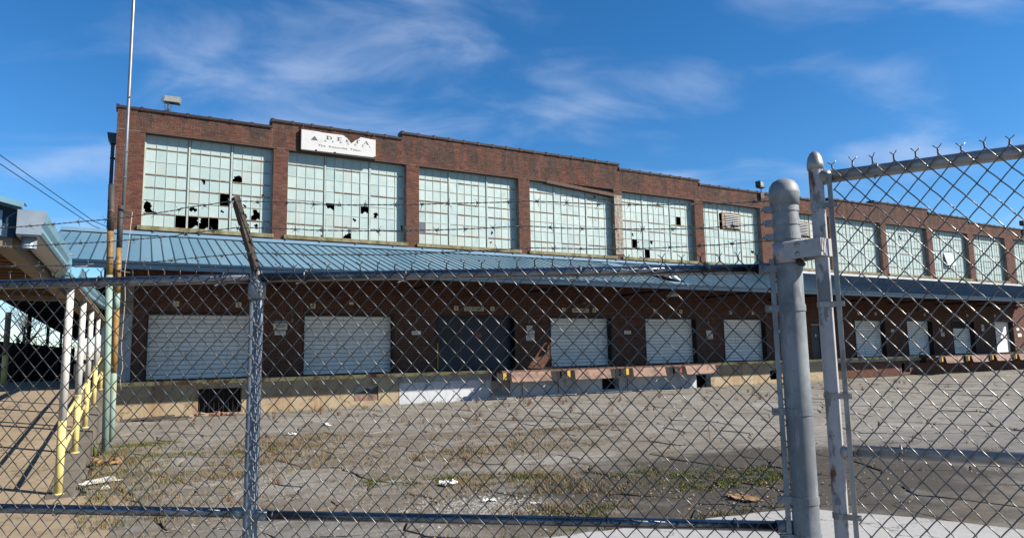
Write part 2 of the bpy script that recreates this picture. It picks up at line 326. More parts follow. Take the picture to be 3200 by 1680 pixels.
# ================================================================== GROUND
g = MB().add([(-400, -200, -.045), (500, -200, -.045), (500, 500, -.045), (-400, 500, -.045)], [(0, 1, 2, 3)]).build('ground', 'asphalt_far'); tag(g, kind='structure')
yard = MB().add([(-.62, 3.2, -.03), (64, 3.2, -.03), (64, 25.4, -.03), (-.62, 25.4, -.03)], [(0, 1, 2, 3)]).build('yard', 'dirt'); tag(yard, kind='structure')
def cellsize(x, y):
    r = 1.05
    for (cx, cy, rad, s) in ((3.2, 14.5, 2.6, .42), (5, 9, 2.4, .46), (5.6, 12.4, 2.2, .5), (1.2, 11, 1.8, .48), (2.5, 19.5, 3, .75), (8, 15, 3, .75)):
        d = math.hypot((x-cx)*.8, y-cy)
        if d < rad: r = min(r, s + (1.05-s)*(d/rad)**2)
    if x > 18: r = max(r, 1.05 + (x-18)*.05)
    return r
PX0, PX1, PY0, PY1 = -.55, 63, 3.4, 25.1
seeds = []
grid = {}
for _ in range(16000):
    u = rnd.random(); x = PX0 + (PX1-PX0)*u**1.5; y = rnd.uniform(PY0, PY1); rr = cellsize(x, y); ok = True
    gx, gy = int(x//1), int(y//1); m = int(rr)+1
    for a in range(gx-m, gx+m+1):
        for b in range(gy-m, gy+m+1):
            for (sx_, sy_) in grid.get((a, b), ()):
                if (sx_-x)**2 + (sy_-y)**2 < rr*rr: ok = False; break
            if not ok: break
        if not ok: break
    if ok: seeds.append((x, y)); grid.setdefault((gx, gy), []).append((x, y))
SA = np.array(seeds)
def clip(poly, nx, ny, c):
    out = []; k = len(poly)
    for i in range(k):
        a, b = poly[i], poly[(i+1) % k]; da = a[0]*nx+a[1]*ny-c; db = b[0]*nx+b[1]*ny-c
        if da <= 0: out.append(a)
        if (da < 0) != (db < 0) and abs(da-db) > 1e-12:
            s_ = da/(da-db); out.append((a[0]+(b[0]-a[0])*s_, a[1]+(b[1]-a[1])*s_))
    return out
def wob(x, y, amp=.10):
    v = noise.noise_vector(Vector((x*2.1, y*2.1, 3.3))); w = noise.noise_vector(Vector((x*7.5, y*7.5, 9.1)))
    return x + amp*v.x + amp*.35*w.x, y + amp*v.y + amp*.35*w.y
crack_pts = []; plates = []
for i, (x, y) in enumerate(seeds):
    d2 = ((SA - (x, y))**2).sum(1); near = np.argsort(d2)[1:22]
    poly = [(PX0, PY0), (PX1, PY0), (PX1, PY1), (PX0, PY1)]
    for j in near:
        sx_, sy_ = seeds[j]; nx, ny = sx_-x, sy_-y; poly = clip(poly, nx, ny, ((sx_*sx_+sy_*sy_)-(x*x+y*y))/2)
        if len(poly) < 3: break
    if len(poly) < 3: continue
    pts = []
    for k in range(len(poly)):
        a, b = poly[k], poly[(k+1) % len(poly)]; L = math.hypot(b[0]-a[0], b[1]-a[1])
        n = max(1, min(6, int(L/.22))) if x < 16 else max(1, min(3, int(L/.6)))
        for s_ in range(n):
            px, py = a[0]+(b[0]-a[0])*s_/n, a[1]+(b[1]-a[1])*s_/n; q_ = wob(px, py); pts.append(q_)
            if L > .1: crack_pts.append((q_[0], q_[1]))
    gap = .011 + .022*rnd.random() + (.01 if rnd.random() < .15 else 0)
    out = []
    for (px, py) in pts:
        dx_, dy_ = x-px, y-py; L = math.hypot(dx_, dy_) or 1; out.append((px+dx_/L*gap, py+dy_/L*gap))
    plates.append((math.hypot(x, y), x, y, out))
plates.sort(key=lambda p: p[0])
def plate_geo(mb, x, y, out):
    n = len(out); z0 = rnd.uniform(-.006, .008); tx, ty = rnd.gauss(0, .006), rnd.gauss(0, .006)
    top = [(px, py, z0+(px-x)*tx+(py-y)*ty-.004*rnd.random()) for px, py in out]
    inn = [(px+(x-px)*.06, py+(y-py)*.06, z0+.004+(px-x)*tx+(py-y)*ty) for px, py in out]
    bot = [(px, py, -.04) for px, py in out]
    mb.add(bot+top+inn, [(i, (i+1) % n, n+(i+1) % n, n+i) for i in range(n)]+[(n+i, n+(i+1) % n, 2*n+(i+1) % n, 2*n+i) for i in range(n)]+[tuple(range(2*n, 3*n))])
vis = [p for p in plates if p[2] > 9.5-.62*p[1]]   # those the fence does not keep out of sight
for p in vis[:290]:
    mb = MB(); plate_geo(mb, *p[1:]); mb.build('pavement_slab', 'asphalt', yard)
mb = MB()
keep = set(id(p) for p in vis[:290])
for p in plates:
    if id(p) not in keep: plate_geo(mb, *p[1:])
mb.build('pavement_pieces', 'asphalt', yard)['kind'] = 'stuff'
# concrete apron in front of the gate, concrete slab at the ramp's foot
ap = [(3.9, 6.22), (4.9, 6.08), (6.2, 5.82), (7.0, 5.68), (7.25, 5.42), (7.75, 4.66), (8.1, 3.8), (9.4, 2.0), (12, -2), (12, -8), (-6, -8), (-6, 2.5), (-.2, 6.6), (2.0, 6.5)]
def jag(poly, amp, z, n=5):
    o = []
    for i in range(len(poly)):
        a, b = poly[i], poly[(i+1) % len(poly)]
        for k in range(n): px, py = a[0]+(b[0]-a[0])*k/n, a[1]+(b[1]-a[1])*k/n; v = noise.noise_vector(Vector((px*3, py*3, 1))); o.append((px+v.x*amp, py+v.y*amp, z))
    return o
o_ = jag(ap, .10, .016); apron = MB().add(o_, [tuple(range(len(o_)))]).build('driveway', 'apron'); fixn(apron); tag(apron, kind='structure')
ws = [(-7, 6.9), (-.12, 6.9), (-.17, 8.9), (-.15, 9.8), (.02, 10.6), (-.1, 11.3), (-.5, 11.62), (-7, 11.62)]
o_ = jag(ws, .05, .022); sl_ = MB().add(o_, [tuple(range(len(o_)))]).build('concrete_path', 'ramp_concrete'); fixn(sl_); tag(sl_, kind='structure')

# ================================================================== BUILDING
YW = 27.0
bld = thing('warehouse', 'long red brick warehouse with stepped parapet and pale painted factory windows', 'building', (30, 30, 0))
bld_off = Vector((-30, -30, 0))
def bp(o):            # children keep world coordinates
    o.parent = bld; o.location = Vector(o.location) + bld_off; return o
def bbuild(mb, name, mat): return bp(mb.build(name, mat))
WIN = [(0.0, 4.43, (4, 4, 4)), (4.99, 9.9, (4, 5, 4)), (10.49, 15.45, (4, 5, 4)), (16.06, 21.03, (4, 5, 4)), (21.55, 26.56, (4, 5, 4)), (27.22, 31.75, (4, 5, 4)),
       (33.1, 37.95, (4, 5, 4)), (38.6, 43.25, (4, 5, 4)), (43.85, 48.62, (4, 5, 4)), (49.27, 53.87, (4, 5, 4)), (54.6, 59.15, (4, 5, 4)), (60.45, 65.1, (4, 5, 4))]
ZS, ZT = 6.62, 10.05
PAR = [(-.9, 4.36, 10.80), (4.36, 9.73, 11.08), (9.73, 21.45, 11.34), (21.45, 27.02, 11.10), (27.02, 32.4, 10.88), (32.4, 38.3, 10.88), (38.3, 42.75, 11.12), (42.75, 49.0, 11.36), (49.0, 54.22, 11.10), (54.22, 66, 10.82)]
DOORS = [(.37, 3.97), (5.72, 9.32), (11.33, 15.08), (17.03, 20.55), (22.73, 26.2), (28.26, 31.57), (39.7, 42.8), (45.25, 48.2), (50.7, 53.5), (56.35, 59.0)]
ZD0, ZD1 = 1.17, 3.47
PDOOR = (35.55, 36.5, 1.17, 3.22)
# wall rectangles (x0,x1,z0,z1)
rects = []
xs = [-.9] + [v for w in WIN for v in w[:2]] + [66]
for i in range(0, len(xs), 2): rects.append((xs[i], xs[i+1], ZS-.17, ZT))
for p in PAR: rects.append((p[0], p[1], ZT, p[2]))
rects.append((-.9, 66, 3.55, ZS-.17))
ops = sorted([(a, b) for a, b in DOORS] + [PDOOR[:2]])
xs = [-.9] + [v for o in ops for v in o] + [66]
for i in range(0, len(xs), 2): rects.append((xs[i], xs[i+1], 1.17, 3.55))
rects.append((PDOOR[0], PDOOR[1], PDOOR[3], 3.55))
wallmb = MB()
for (a, b, c, d) in rects: wallmb.box(a, b, YW+.008, YW+.42, c, d)
wall = bbuild(wallmb, 'wall', 'mortar')
DAMAGED = (21.03, 21.55, 6.7, 9.75)
# courses of brick, each brick standing proud of the mortar
BH, BL, J = .0677, .213, .0095
allb = []
for (a, b, c, d) in rects:
    k0 = int(math.ceil((c-1.17)/BH-.3)); k1 = int((d-1.17)/BH+.3)
    for k in range(k0, k1):
        z0 = max(c, 1.17+k*BH) + J/2; z1 = min(d, 1.17+(k+1)*BH) - J/2
        if z1-z0 < .02: continue
        off = (k % 2)*BL/2 + (.05 if k % 6 == 0 else 0); header = k % 7 == 3; L = BL/2 if header else BL
        n0 = int(math.floor((a-off)/L))
        x = n0*L+off
        while x < b:
            x0, x1 = max(a, x)+J/2, min(b, x+L)-J/2
            if x1-x0 > .025:
                xm, zm = (x0+x1)/2, (z0+z1)/2
                if not (DAMAGED[0] < xm < DAMAGED[1] and DAMAGED[2] < zm < DAMAGED[3]): allb.append((x0, x1, z0, z1))
            x += L
def brick_vf(x0, x1, z0, z1, y, e=.004):
    v = [(x0, YW+.02, z0), (x1, YW+.02, z0), (x1, YW+.02, z1), (x0, YW+.02, z1), (x0+e*.5, y, z0+e*.5), (x1-e*.5, y, z0+e*.5), (x1-e*.5, y, z1-e*.5), (x0+e*.5, y, z1-e*.5)]
    return v, [(4, 5, 6, 7), (0, 1, 5, 4), (1, 2, 6, 5), (2, 3, 7, 6), (3, 0, 4, 7)]
big = [b for b in allb if b[1] < .02 and b[2] > 6.2]
shared = {}; single = set()
for b in sorted(big, key=lambda b: -(b[1]-b[0]))[:296]:
    single.add(b); w, h = round(b[1]-b[0], 3), round(b[3]-b[2], 3)
    if (w, h) not in shared:
        m_ = MB(); v, f = brick_vf(-w/2, w/2, -h/2, h/2, YW-.001); m_.add(v, f); shared[(w, h)] = m_.mesh('brick'); shared[(w, h)].materials.append(MAT['brick'])
    o = bpy.data.objects.new('brick', shared[(w, h)]); COL.objects.link(o); o.parent = wall; o.location = ((b[0]+b[1])/2, rnd.gauss(0, .0012), (b[2]+b[3])/2)
mb = MB()
for b in allb:
    if b in single: continue
    v, f = brick_vf(*b, YW+rnd.gauss(0, .0015)); mb.add(v, f)
o = mb.build('brick_courses', 'brick', wall); o['kind'] = 'stuff'
# shell: side wall, rear, roof, floor -> the rooms behind are dark
mb = MB().box(-.9, -.5, YW+.425, 70, 0, 10.55); bbuild(mb, 'side_wall', 'brick_return')
bbuild(MB().box(-.495, 66, 69.6, 70, 0, 10.5), 'rear_wall', 'brick_return')
bbuild(MB().box(65.6, 66, YW+.425, 69.595, 0, 10.5), 'end_wall', 'brick_return')
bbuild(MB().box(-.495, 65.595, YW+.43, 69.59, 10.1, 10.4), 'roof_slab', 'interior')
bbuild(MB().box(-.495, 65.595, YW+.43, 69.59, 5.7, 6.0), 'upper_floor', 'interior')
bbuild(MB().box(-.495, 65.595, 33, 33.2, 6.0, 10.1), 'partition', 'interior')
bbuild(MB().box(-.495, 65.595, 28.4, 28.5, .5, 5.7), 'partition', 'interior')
# parapet coping of clay tiles with raised joints
prof = [(-.06, -.03), (-.07, .03), (-.03, .075), (.1, .10), (.32, .10), (.45, .075), (.49, .03), (.48, -.03)]
for (a, b, z) in PAR:
    n = max(1, round((b-a)/.74)); L = (b-a)/n
    me = MB().prism(prof, (0, 0, 0), (0, 1, 0), (0, 0, 1), (1, 0, 0), L-.012)
    hub = [(p*1.03-.005, q+.028 if q > 0 else q-.012) for p, q in prof]; me.prism(hub, (-.05, 0, 0), (0, 1, 0), (0, 0, 1), (1, 0, 0), .10)
    me = me.mesh('coping_tile'); me.materials.append(MAT['coping'])
    for k in range(n):
        o = bpy.data.objects.new('coping_tile', me); COL.objects.link(o); o.location = (a+k*L, YW+rnd.gauss(0, .006), z+.03); o.rotation_euler = (rnd.gauss(0, .01), rnd.gauss(0, .004), 0); bp(o)
# steel lintel line above the windows, coming away above the fourth window
lmb = MB()
for i, w in enumerate(WIN):
    if i != 3: bbuild(MB().box(w[0]-.12, w[1]+.12, YW-.018, YW+.29, ZT-.045, ZT-.006), 'lintel', 'lintel')
a0, b0 = Vector((17.0, YW+.02, 10.04)), Vector((21.2, YW-.06, 9.74))
dv = (b0-a0); M_ = Matrix.Translation(a0) @ Matrix.Rotation(-math.atan2(-dv.z, dv.x)*-1, 4, 'Y')
bbuild(MB().box(0, dv.length, -.05, .25, -.09, .07, M_), 'lintel', 'lintel')
bbuild(MB().box(15.95, 17.0, YW-.018, YW+.29, ZT-.045, ZT-.006), 'lintel', 'lintel')
# bare core of the pier that lost its bricks
bm = bmesh.new(); bmesh.ops.create_grid(bm, x_segments=10, y_segments=60, size=.5)
for v in bm.verts:
    x, z = v.co.x*(DAMAGED[1]-DAMAGED[0]-.02)+(DAMAGED[0]+DAMAGED[1])/2, (v.co.y+.5)*(DAMAGED[3]-DAMAGED[2])+DAMAGED[2]
    v.co = Vector((x, YW+.005-.05*abs(noise.noise(Vector((x*5, 0, z*5))))-.03*abs(noise.noise(Vector((x*15, 4, z*15)))), z))
me = bpy.data.meshes.new('pier_core'); bm.to_mesh(me); bm.free()
rusty('pier_core', (.36, .33, .28), (.36, .15, .12), (.25, .11, .09), scale=2.4, lo=.54, hi=.58, stretch=(2.5, 1, .5), rough=.95)
bp(fixn(obj('pier_core', me, 'pier_core')))

# ------------------------------------------------------------------ windows
def hole_pane(w, h, cx, cz, rad, jagged=.5, seed=0):
    """what is left of a pane round a broken hole (star-shaped), as rings of thin glass"""
    rr = random.Random(seed); angs = sorted([2*math.pi*i/22 for i in range(22)] + [math.atan2(z-cz, x-cx) % (2*math.pi) for x in (0, w) for z in (0, h)])
    inn, out = [], []; ph = [rr.uniform(0, 6.28) for _ in range(3)]
    for a in angs:
        c, s = math.cos(a), math.sin(a); tt = []
        if c > 1e-9: tt.append((w-cx)/c)
        if c < -1e-9: tt.append(-cx/c)
        if s > 1e-9: tt.append((h-cz)/s)
        if s < -1e-9: tt.append(-cz/s)
        ro = min(tt); ri = rad*(1+jagged*(math.sin(2*a+ph[0])+.7*math.sin(3*a+ph[1])+.5*math.sin(5*a+ph[2]))*.6+rr.uniform(-.15, .15)*jagged*2)
        ri = max(.01, min(ri, ro)); inn.append((cx+c*ri, 0, cz+s*ri)); out.append((cx+c*ro, 0, cz+s*ro))
    n = len(angs); mb = MB(); v = inn+out+[(x, .006, z) for x, _, z in inn]
    f = []
    for i in range(n):
        j = (i+1) % n
        if (Vector(inn[i])-Vector(out[i])).length > 1e-4 or (Vector(inn[j])-Vector(out[j])).length > 1e-4:
            f.append((i, j, n+j, n+i)); f.append((i, 2*n+i, 2*n+j, j))
    return mb.add(v, f)
# broken panes: window -> {(col,row): (cx,cz,r) fractions | 'gone' | 'grey'}
BROKEN = {0: {(8, 2): (.42, .22, .40), (5, 3): (.35, .82, .17), (7, 4): 'gone', (0, 5): (.35, .38, .42), (4, 5): (.42, .55, .24), (7, 5): (.3, .55, .12), (3, 6): 'gone', (4, 6): (.3, .55, .62),
              (5, 6): (.45, .42, .52), (6, 6): 'gone', (9, 4): (.35, .12, .13), (9, 5): (.45, .3, .15), (10, 5): (.5, .4, .42), (9, 6): (.55, .6, .20), (10, 6): (.6, .55, .18), (11, 3): (.2, .15, .10), (8, 5): (.75, .8, .16)},
          1: {(4, 4): (.5, .85, .45), (8, 4): (.55, .75, .48), (7, 5): (.35, .7, .15), (9, 4): (.6, .25, .24), (6, 6): (.55, .18, .34), (12, 5): (.95, .3, .2), (3, 6): (.85, .1, .09)},
          2: {(0, 5): 'grey', (9, 5): (.55, .5, .14), (9, 6): (.35, .55, .10)},
          3: {(10, 0): (.4, .2, .12), (0, 4): (.05, .7, .07), (10, 3): (.4, .7, .06)},
          4: {(2, 5): 'gone', (4, 6): 'gone', (10, 2): 'gone', (5, 5): (.4, .9, .26), (2, 4): (.2, .5, .16), (3, 5): (.2, .7, .10)},
          5: {(11, 5): (.6, .6, .25), (1, 4): (.5, .5, .06)}, 7: {(2, 5): (.5, .5, .1)}, 8: {(5, 1): (.4, .4, .3)}}
YG = YW+.30
for wi, (x0, x1, secs) in enumerate(WIN):
    mull = .10; ncol = sum(secs); fr = .05
    cw = (x1-x0-2*fr-2*mull)/ncol; rh = (ZT-.05-ZS-.03)/7
    cols = []; x = x0+fr; mulls = []
    for si, n in enumerate(secs):
        for c in range(n): cols.append(x); x += cw
        if si < 2: mulls.append(x); x += mull
    zt = ZT-.05
    # window = the outer frame with its slim upright bars
    mb = MB(); mb.box(x0, x0+fr, YG-.04, YG+.03, ZS, zt); mb.box(x1-fr, x1, YG-.04, YG+.03, ZS, zt); mb.box(x0+fr, x1-fr, YG-.04, YG+.03, zt-.001, ZT-.047); mb.box(x0+fr, x1-fr, YG-.04, YG+.03, ZS-.02, ZS+.03)
    k = 0
    for si, n in enumerate(secs):
        for c in range(1, n): xb = cols[k+c]; mb.box(xb-.0075, xb+.0075, YG-.018, YG+.015, ZS+.031, zt-.002)
        k += n
    win = bbuild(mb, 'window', 'window_paint')
    for m_ in mulls:
        MB().box(m_+.018, m_+mull-.018, YG-.04, YG+.02, ZS+.032, zt-.003).build('mullion', 'window_paint', win)
    # level glazing bars; those at the edges of the hinged vents are heavier and rustier
    k = 0
    for si, n in enumerate(secs):
        xa, xb = cols[k], cols[k+n-1]+cw
        vent = (cols[k+1], cols[k+3]+cw) if n == 5 else (xa, xb)
        for r in range(1, 7):
            z = zt-r*rh
            if r in (1, 3, 4, 6) and not (r == 4 and wi % 2): MB().box(vent[0], vent[1], YG-.034, YG+.012, z-.018, z+.012).build('sash_rail', 'window_rust', win)
            if r not in (1, 3, 4, 6) or (r == 4 and wi % 2): MB().box(xa, xb, YG-.015, YG+.012, z-.008, z+.008).build('glazing_bar', 'window_rust' if rnd.random() < .5 else 'window_paint', win)
            elif n == 5:
                for (p, q) in ((xa, vent[0]), (vent[1], xb)): MB().box(p, q, YG-.015, YG+.012, z-.008, z+.008).build('glazing_bar', 'window_paint', win)
        if n == 5:
            for xx in vent:
                for (ra, rb) in ((1, 3), (4, 6)): MB().box(xx-.012, xx+.012, YG-.028, YG+.01, zt-rb*rh+.017, zt-ra*rh-.027).build('vent_stile', 'window_paint', win)
        k += n
    # panes
    br = BROKEN.get(wi, {}); indiv = wi < 3; pm = MB(); shared_pane = None
    louv = {5: (28.87, 30.36, 8.64, 9.58), 6: (34.6, 36.34, 8.66, 9.57)}.get(wi)
    for c in range(ncol):
        for r in range(7):
            xa, za = cols[c], zt-(r+1)*rh; b = br.get((c, r))
            if louv and louv[0]-.1 < xa+cw/2 < louv[1]+.1 and louv[2] < za+rh/2 < louv[3]: continue
            if b == 'gone': continue
            if isinstance(b, tuple):
                m_ = hole_pane(cw, rh, b[0]*cw, b[1]*rh, b[2]*1.3*min(cw, rh), seed=wi*100+c*10+r)
                o = m_.build('pane', 'pane', win); o.location = (xa, YG+.002, za); o['label'] = 'broken window pane with a jagged hole'
            elif b == 'grey':
                MB().box(xa, xa+cw, YG, YG+.006, za, za+rh).build('pane', 'pane_grey', win)['label'] = 'dark grey replacement pane'
            elif indiv:
                if shared_pane is None:
                    shared_pane = MB().box(-cw/2, cw/2, 0, .006, -rh/2, rh/2).mesh('pane'); shared_pane.materials.append(MAT['pane'])
                o = bpy.data.objects.new('pane', shared_pane); COL.objects.link(o); o.parent = win; o.location = (xa+cw/2, YG, za+rh/2); o.rotation_euler = (rnd.gauss(0, .004), 0, rnd.gauss(0, .004))
            else:
                e1, e2 = rnd.gauss(0, .002), rnd.gauss(0, .002)
                pm.add([(xa, YG+e1, za), (xa+cw, YG+e2, za), (xa+cw, YG+e2, za+rh), (xa, YG+e1, za+rh)], [(0, 1, 2, 3)])
    if pm.v: pm.build('window_panes', 'pane', win)['kind'] = 'stuff'
    # sill, brick returns of the opening
    MB().box(x0-.12, x1+.06, YW-.09, YG+.03, ZS-.168, ZS-.021).build('sill', 'sill', win)
    MB().box(x1+.0015, x1+.012, YW+.002, YG+.02, ZS-.02, ZT-.05).build('reveal', 'brick_return', win)
    if louv:
        la, lb, lc, ld = louv; f = MB()
        f.box(la, lb, YG-.06, YG-.01, lc, lc+.06); f.box(la, lb, YG-.06, YG-.01, ld-.06, ld); f.box(la, la+.22, YG-.06, YG-.01, lc+.06, ld-.06); f.box(lb-.16, lb, YG-.06, YG-.01, lc+.06, ld-.06)
        lo = f.build('vent_frame', 'window_rust', win); nl = 8; hh = (ld-lc-.12)/nl
        for k in range(nl):
            z = lc+.06+k*hh
            MB().prism([(-.10, 0), (-.094, 0), (.02, hh*1.02), (.014, hh*1.02)], (la+.22, YG-.01, z), (0, 1, 0), (0, 0, 1), (1, 0, 0), lb-la-.38).build('louvre', 'flash_white', win)
# a tilted-open vent in one of the far windows
w10 = MB().box(51.0, 52.1, -.02, .02, -.5, .5); o = w10.build('open_vent', 'pane'); o.location = (0, YG-.12, 8.0); o.rotation_euler = (R(-14), 0, 0); bp(o)

# ------------------------------------------------------------------ doors
for di, (a, b) in enumerate(DOORS):
    if di == 2:
        d = bbuild(MB().box(a, b, YW+.30, YW+.36, ZD0, ZD1+.08), 'infill_door', 'door_navy')
        MB().box(a+.12, a+1.14, YW+.275, YW+.298, ZD0+.02, ZD1-.1).build('door_leaf', 'door_navy', d)
        MB().box(a+.22, a+.9, YW+.262, YW+.274, 2.1, 2.97).build('door_glass', 'glass_dark', d)
        MB().box(a+1.16, a+1.2, YW+.26, YW+.299, ZD0, ZD1).build('door_post', 'leveler', d)
        for zz_ in (1.9, 2.75): MB().box(a+1.25, b-.05, YW+.285, YW+.299, zz_, zz_+.03).build('door_rib', 'door_navy', d)
        MB().box(a+1.95, a+2.24, YW+.29, YW+.2985, 2.59, 2.80).build('red_notice', 'ink_red', d)
        MB().box(a-.06, a-.01, YW-.05, YW-.002, 1.25, 2.35).build('door_bumper_post', 'yellow', d)
    else:
        d = bbuild(MB().box(a, b, YW+.37, YW+.40, ZD0, ZD1+.02), 'roll_up_door', 'black')
        n = 14; h = (ZD1-ZD0)/n; z_off = 0
        if di == 8: n = 11
        prof_ = [(0, .004), (-.018, .012), (-.022, h*.33), (-.016, h*.36), (-.022, h*.39), (-.022, h*.63), (-.016, h*.66), (-.022, h*.69), (-.018, h-.018), (0, h-.010)]
        sm = MB().prism(prof_, (a, 0, 0), (0, 1, 0), (0, 0, 1), (1, 0, 0), b-a).mesh('door_slat'); sm.materials.append(MAT['door_white'])
        for k in range(n):
            o = bpy.data.objects.new('door_slat', sm); COL.objects.link(o); o.parent = d; o.location = (0, YW+.33+rnd.gauss(0, .002), ZD0+.01+k*h)
    MB().box(b-.004, b+.045, YW-.03, YW+.36, ZD0, ZD1+.1).build('door_jamb', 'steel_dark', d)
    MB().box(a-.045, a+.004, YW-.03, YW+.28, ZD0, ZD1+.1).build('door_jamb', 'steel_dark', d)
    MB().box(a+.005, b-.005, YW-.03, YW+.32, ZD1-.01, ZD1+.1).build('door_head', 'steel_dark', d)
pd = bbuild(MB().box(PDOOR[0]+.05, PDOOR[1]-.05, YW+.12, YW+.17, PDOOR[2], PDOOR[3]-.05), 'entry_door', 'door_navy')
fm = MB().box(PDOOR[0], PDOOR[0]+.05, YW+.06, YW+.18, PDOOR[2], PDOOR[3]); fm.box(PDOOR[1]-.05, PDOOR[1], YW+.06, YW+.18, PDOOR[2], PDOOR[3]); fm.box(PDOOR[0]+.05, PDOOR[1]-.05, YW+.06, YW+.18, PDOOR[3]-.049, PDOOR[3]); fm.build('door_frame', 'flash_white', pd)
m_ = MB(); m_.add([(36.05+.17*math.cos(k*math.pi/10), YW+.112, 2.55+.24*math.sin(k*math.pi/10)) for k in range(20)], [tuple(range(20))]); m_.build('oval_emblem', 'ink_grey', pd)
m_ = MB(); m_.add([(36.05+.06*math.cos(k*math.pi/6), YW+.108, 2.55+.09*math.sin(k*math.pi/6)) for k in range(12)], [tuple(range(12))]); m_.build('emblem_centre', 'paper', pd)
MB().tube([(36.4, YW+.12, 2.1), (36.4, YW+.06, 2.1), (36.3, YW+.06, 2.1)], .012).build('door_handle', 'steel_dark', pd)
# painted corner pilaster by the ramp; leader box and downpipe on the side of the building
bbuild(MB().box(-.52, -.12, YW-.06, YW-.004, 1.17, 3.47), 'painted_pilaster', 'dock_white')
bbuild(MB().box(-.53, -.11, YW-.055, YW-.004, 3.475, 4.6), 'pilaster_top', 'dock_grey')
lb = MB(); lb.prism([(-.32, 10.15), (0, 10.15), (-.02, 9.9), (-.06, 9.75), (-.2, 9.75), (-.28, 9.9)], (-.905, 28.0, 0), (1, 0, 0), (0, 0, 1), (0, 1, 0), .35)
lb = bbuild(lb, 'leader_box', 'seam_blue'); MB().box(-1.09, -.97, 28.1, 28.25, 4.5, 9.749).build('downpipe', 'seam_blue', lb)
for z in (9.2, 7.6, 6.0): MB().box(-1.1, -.905, 28.09, 28.26, z, z+.05).build('pipe_strap', 'steel_dark', lb)
# conduits and small lamps on the wall under the canopy
for x in (5.25, 10.33, 15.85, 21.5, 27.1):
    c = bbuild(MB().tube([(x, YW-.03, 4.1), (x, YW-.03, 3.35)], .012, 6), 'conduit', 'galv_post'); MB().box(x-.04, x+.04, YW-.06, YW-.004, 3.22, 3.35).build('switch_box', 'galv_post', c)
for x in (2.5, 7.0, 13.1, 18.8, 24.2, 29.9, 41.0, 46.5, 52, 57.6):
    l_ = MB(); l_.lathe([(.0, .11), (.05, .10), (.09, .05), (.12, 0), (.115, -.005), (.0, .04)], (x, YW-.22, 4.16), 12); l_.tube([(x, YW-.22, 4.25), (x, YW-.2, 4.36), (x, YW-.01, 4.36)], .012, 6)
    tag(l_.build('wall_lamp', 'galv_gate'), 'small gooseneck lamp with metal shade on the wall above a dock door', 'lamp', 'gooseneck lamps over the dock doors')
# ================================================================== SIGNS AND LAMPS ON THE BUILDING
sg = thing('company_sign', 'torn white company board with dark lettering hung on the brick parapet', 'sign', (6.97, 26.8, 10.07))
so_ = Vector((-6.97, -26.8, -10.07))
def sp(o): o.parent = sg; o.location = so_; return o
YS = 26.86
top = [(7.11, 0), (7.17, .03), (7.22, .07), (7.29, .10), (7.33, .16), (7.39, .21), (7.42, .27), (7.47, .295), (7.50, .26), (7.57, .20), (7.60, .17), (7.65, .13), (7.72, .11), (7.76, .06), (7.80, .04), (7.83, -.015)]
poly = [(5.45, 10.07), (5.98, 10.075), (5.985, 10.12), (6.06, 10.135), (6.07, 10.08), (6.72, 10.085), (6.75, 10.12), (6.80, 10.135), (6.85, 10.09), (8.40, 10.10), (8.41, 10.14), (8.49, 10.15), (8.49, 10.86)] + [(x, 10.875-d) for x, d in reversed(top)] + [(6.3, 10.865), (6.1, 10.885), (5.45, 10.885)]
bm = bmesh.new(); vs_ = [bm.verts.new((x, YS, z)) for x, z in poly]; f = bm.faces.new(vs_); r = bmesh.ops.extrude_face_region(bm, geom=[f])
for v in r['geom']:
    if isinstance(v, bmesh.types.BMVert): v.co.y += .025
bmesh.ops.triangulate(bm, faces=bm.faces); bmesh.ops.recalc_face_normals(bm, faces=bm.faces); me = bpy.data.meshes.new('board'); bm.to_mesh(me); bm.free()
sp(obj('board', me, 'sign_white'))
sp(MB().box(5.5, 8.45, YS+.027, YW-.004, 10.09, 10.16).build('batten', 'burnt_wood')); sp(MB().box(5.42, 5.447, YS-.003, YW-.004, 10.06, 10.89).build('edge_trim', 'steel_dark')); sp(MB().box(5.44, 8.5, YS+.002, YW-.004, 10.03, 10.068).build('edge_trim', 'steel_dark'))
for x in (5.5, 8.42):
    sp(MB().box(x, x+.03, YS+.03, YS+.06, 10.85, 11.12).build('hanger', 'steel_dark'))
def letter(polys, name='letter'):
    mb = MB()
    for p in polys: mb.add([(x, YS-.003, z) for x, z in p], [tuple(range(len(p)))])
    return sp(fixn(mb.build(name, 'ink_grey')))
z0, z1 = 10.605, 10.755
def serif(x, w, z, up): return [(x-w, z), (x+w, z), (x+w, z+up), (x-w, z+up)]
# D
mb = MB(); x = 6.42; pts_o = [(x+.10+.145*math.cos(a), (z0+z1)/2+.075*math.sin(a)) for a in [math.pi/2-k*math.pi/12 for k in range(13)]]; pts_i = [(x+.10+.088*math.cos(a), (z0+z1)/2+.062*math.sin(a)) for a in [math.pi/2-k*math.pi/12 for k in range(13)]]
letter([[(x+.03, z0), (x+.095, z0), (x+.095, z1), (x+.03, z1)], serif(x+.05, .055, z0, .012), serif(x+.05, .055, z1-.012, .012)] + [[pts_o[k], pts_o[k+1], pts_i[k+1], pts_i[k]] for k in range(12)])
x = 6.86; letter([[(x+.03, z0), (x+.095, z0), (x+.095, z1), (x+.03, z1)], [(x, z0), (x+.215, z0), (x+.225, z0+.04), (x+.2, z0+.014), (x, z0+.014)], [(x, z1-.014), (x+.19, z1-.014), (x+.205, z1-.04), (x+.205, z1), (x, z1)], [(x+.095, 10.675), (x+.15, 10.675), (x+.15, 10.688), (x+.095, 10.688)]])
x = 7.21; letter([[(x+.03, z0), (x+.095, z0), (x+.095, z0+.075), (x+.03, z0+.115)], [(x, z0), (x+.15, z0), (x+.15, z0+.014), (x, z0+.014)]])
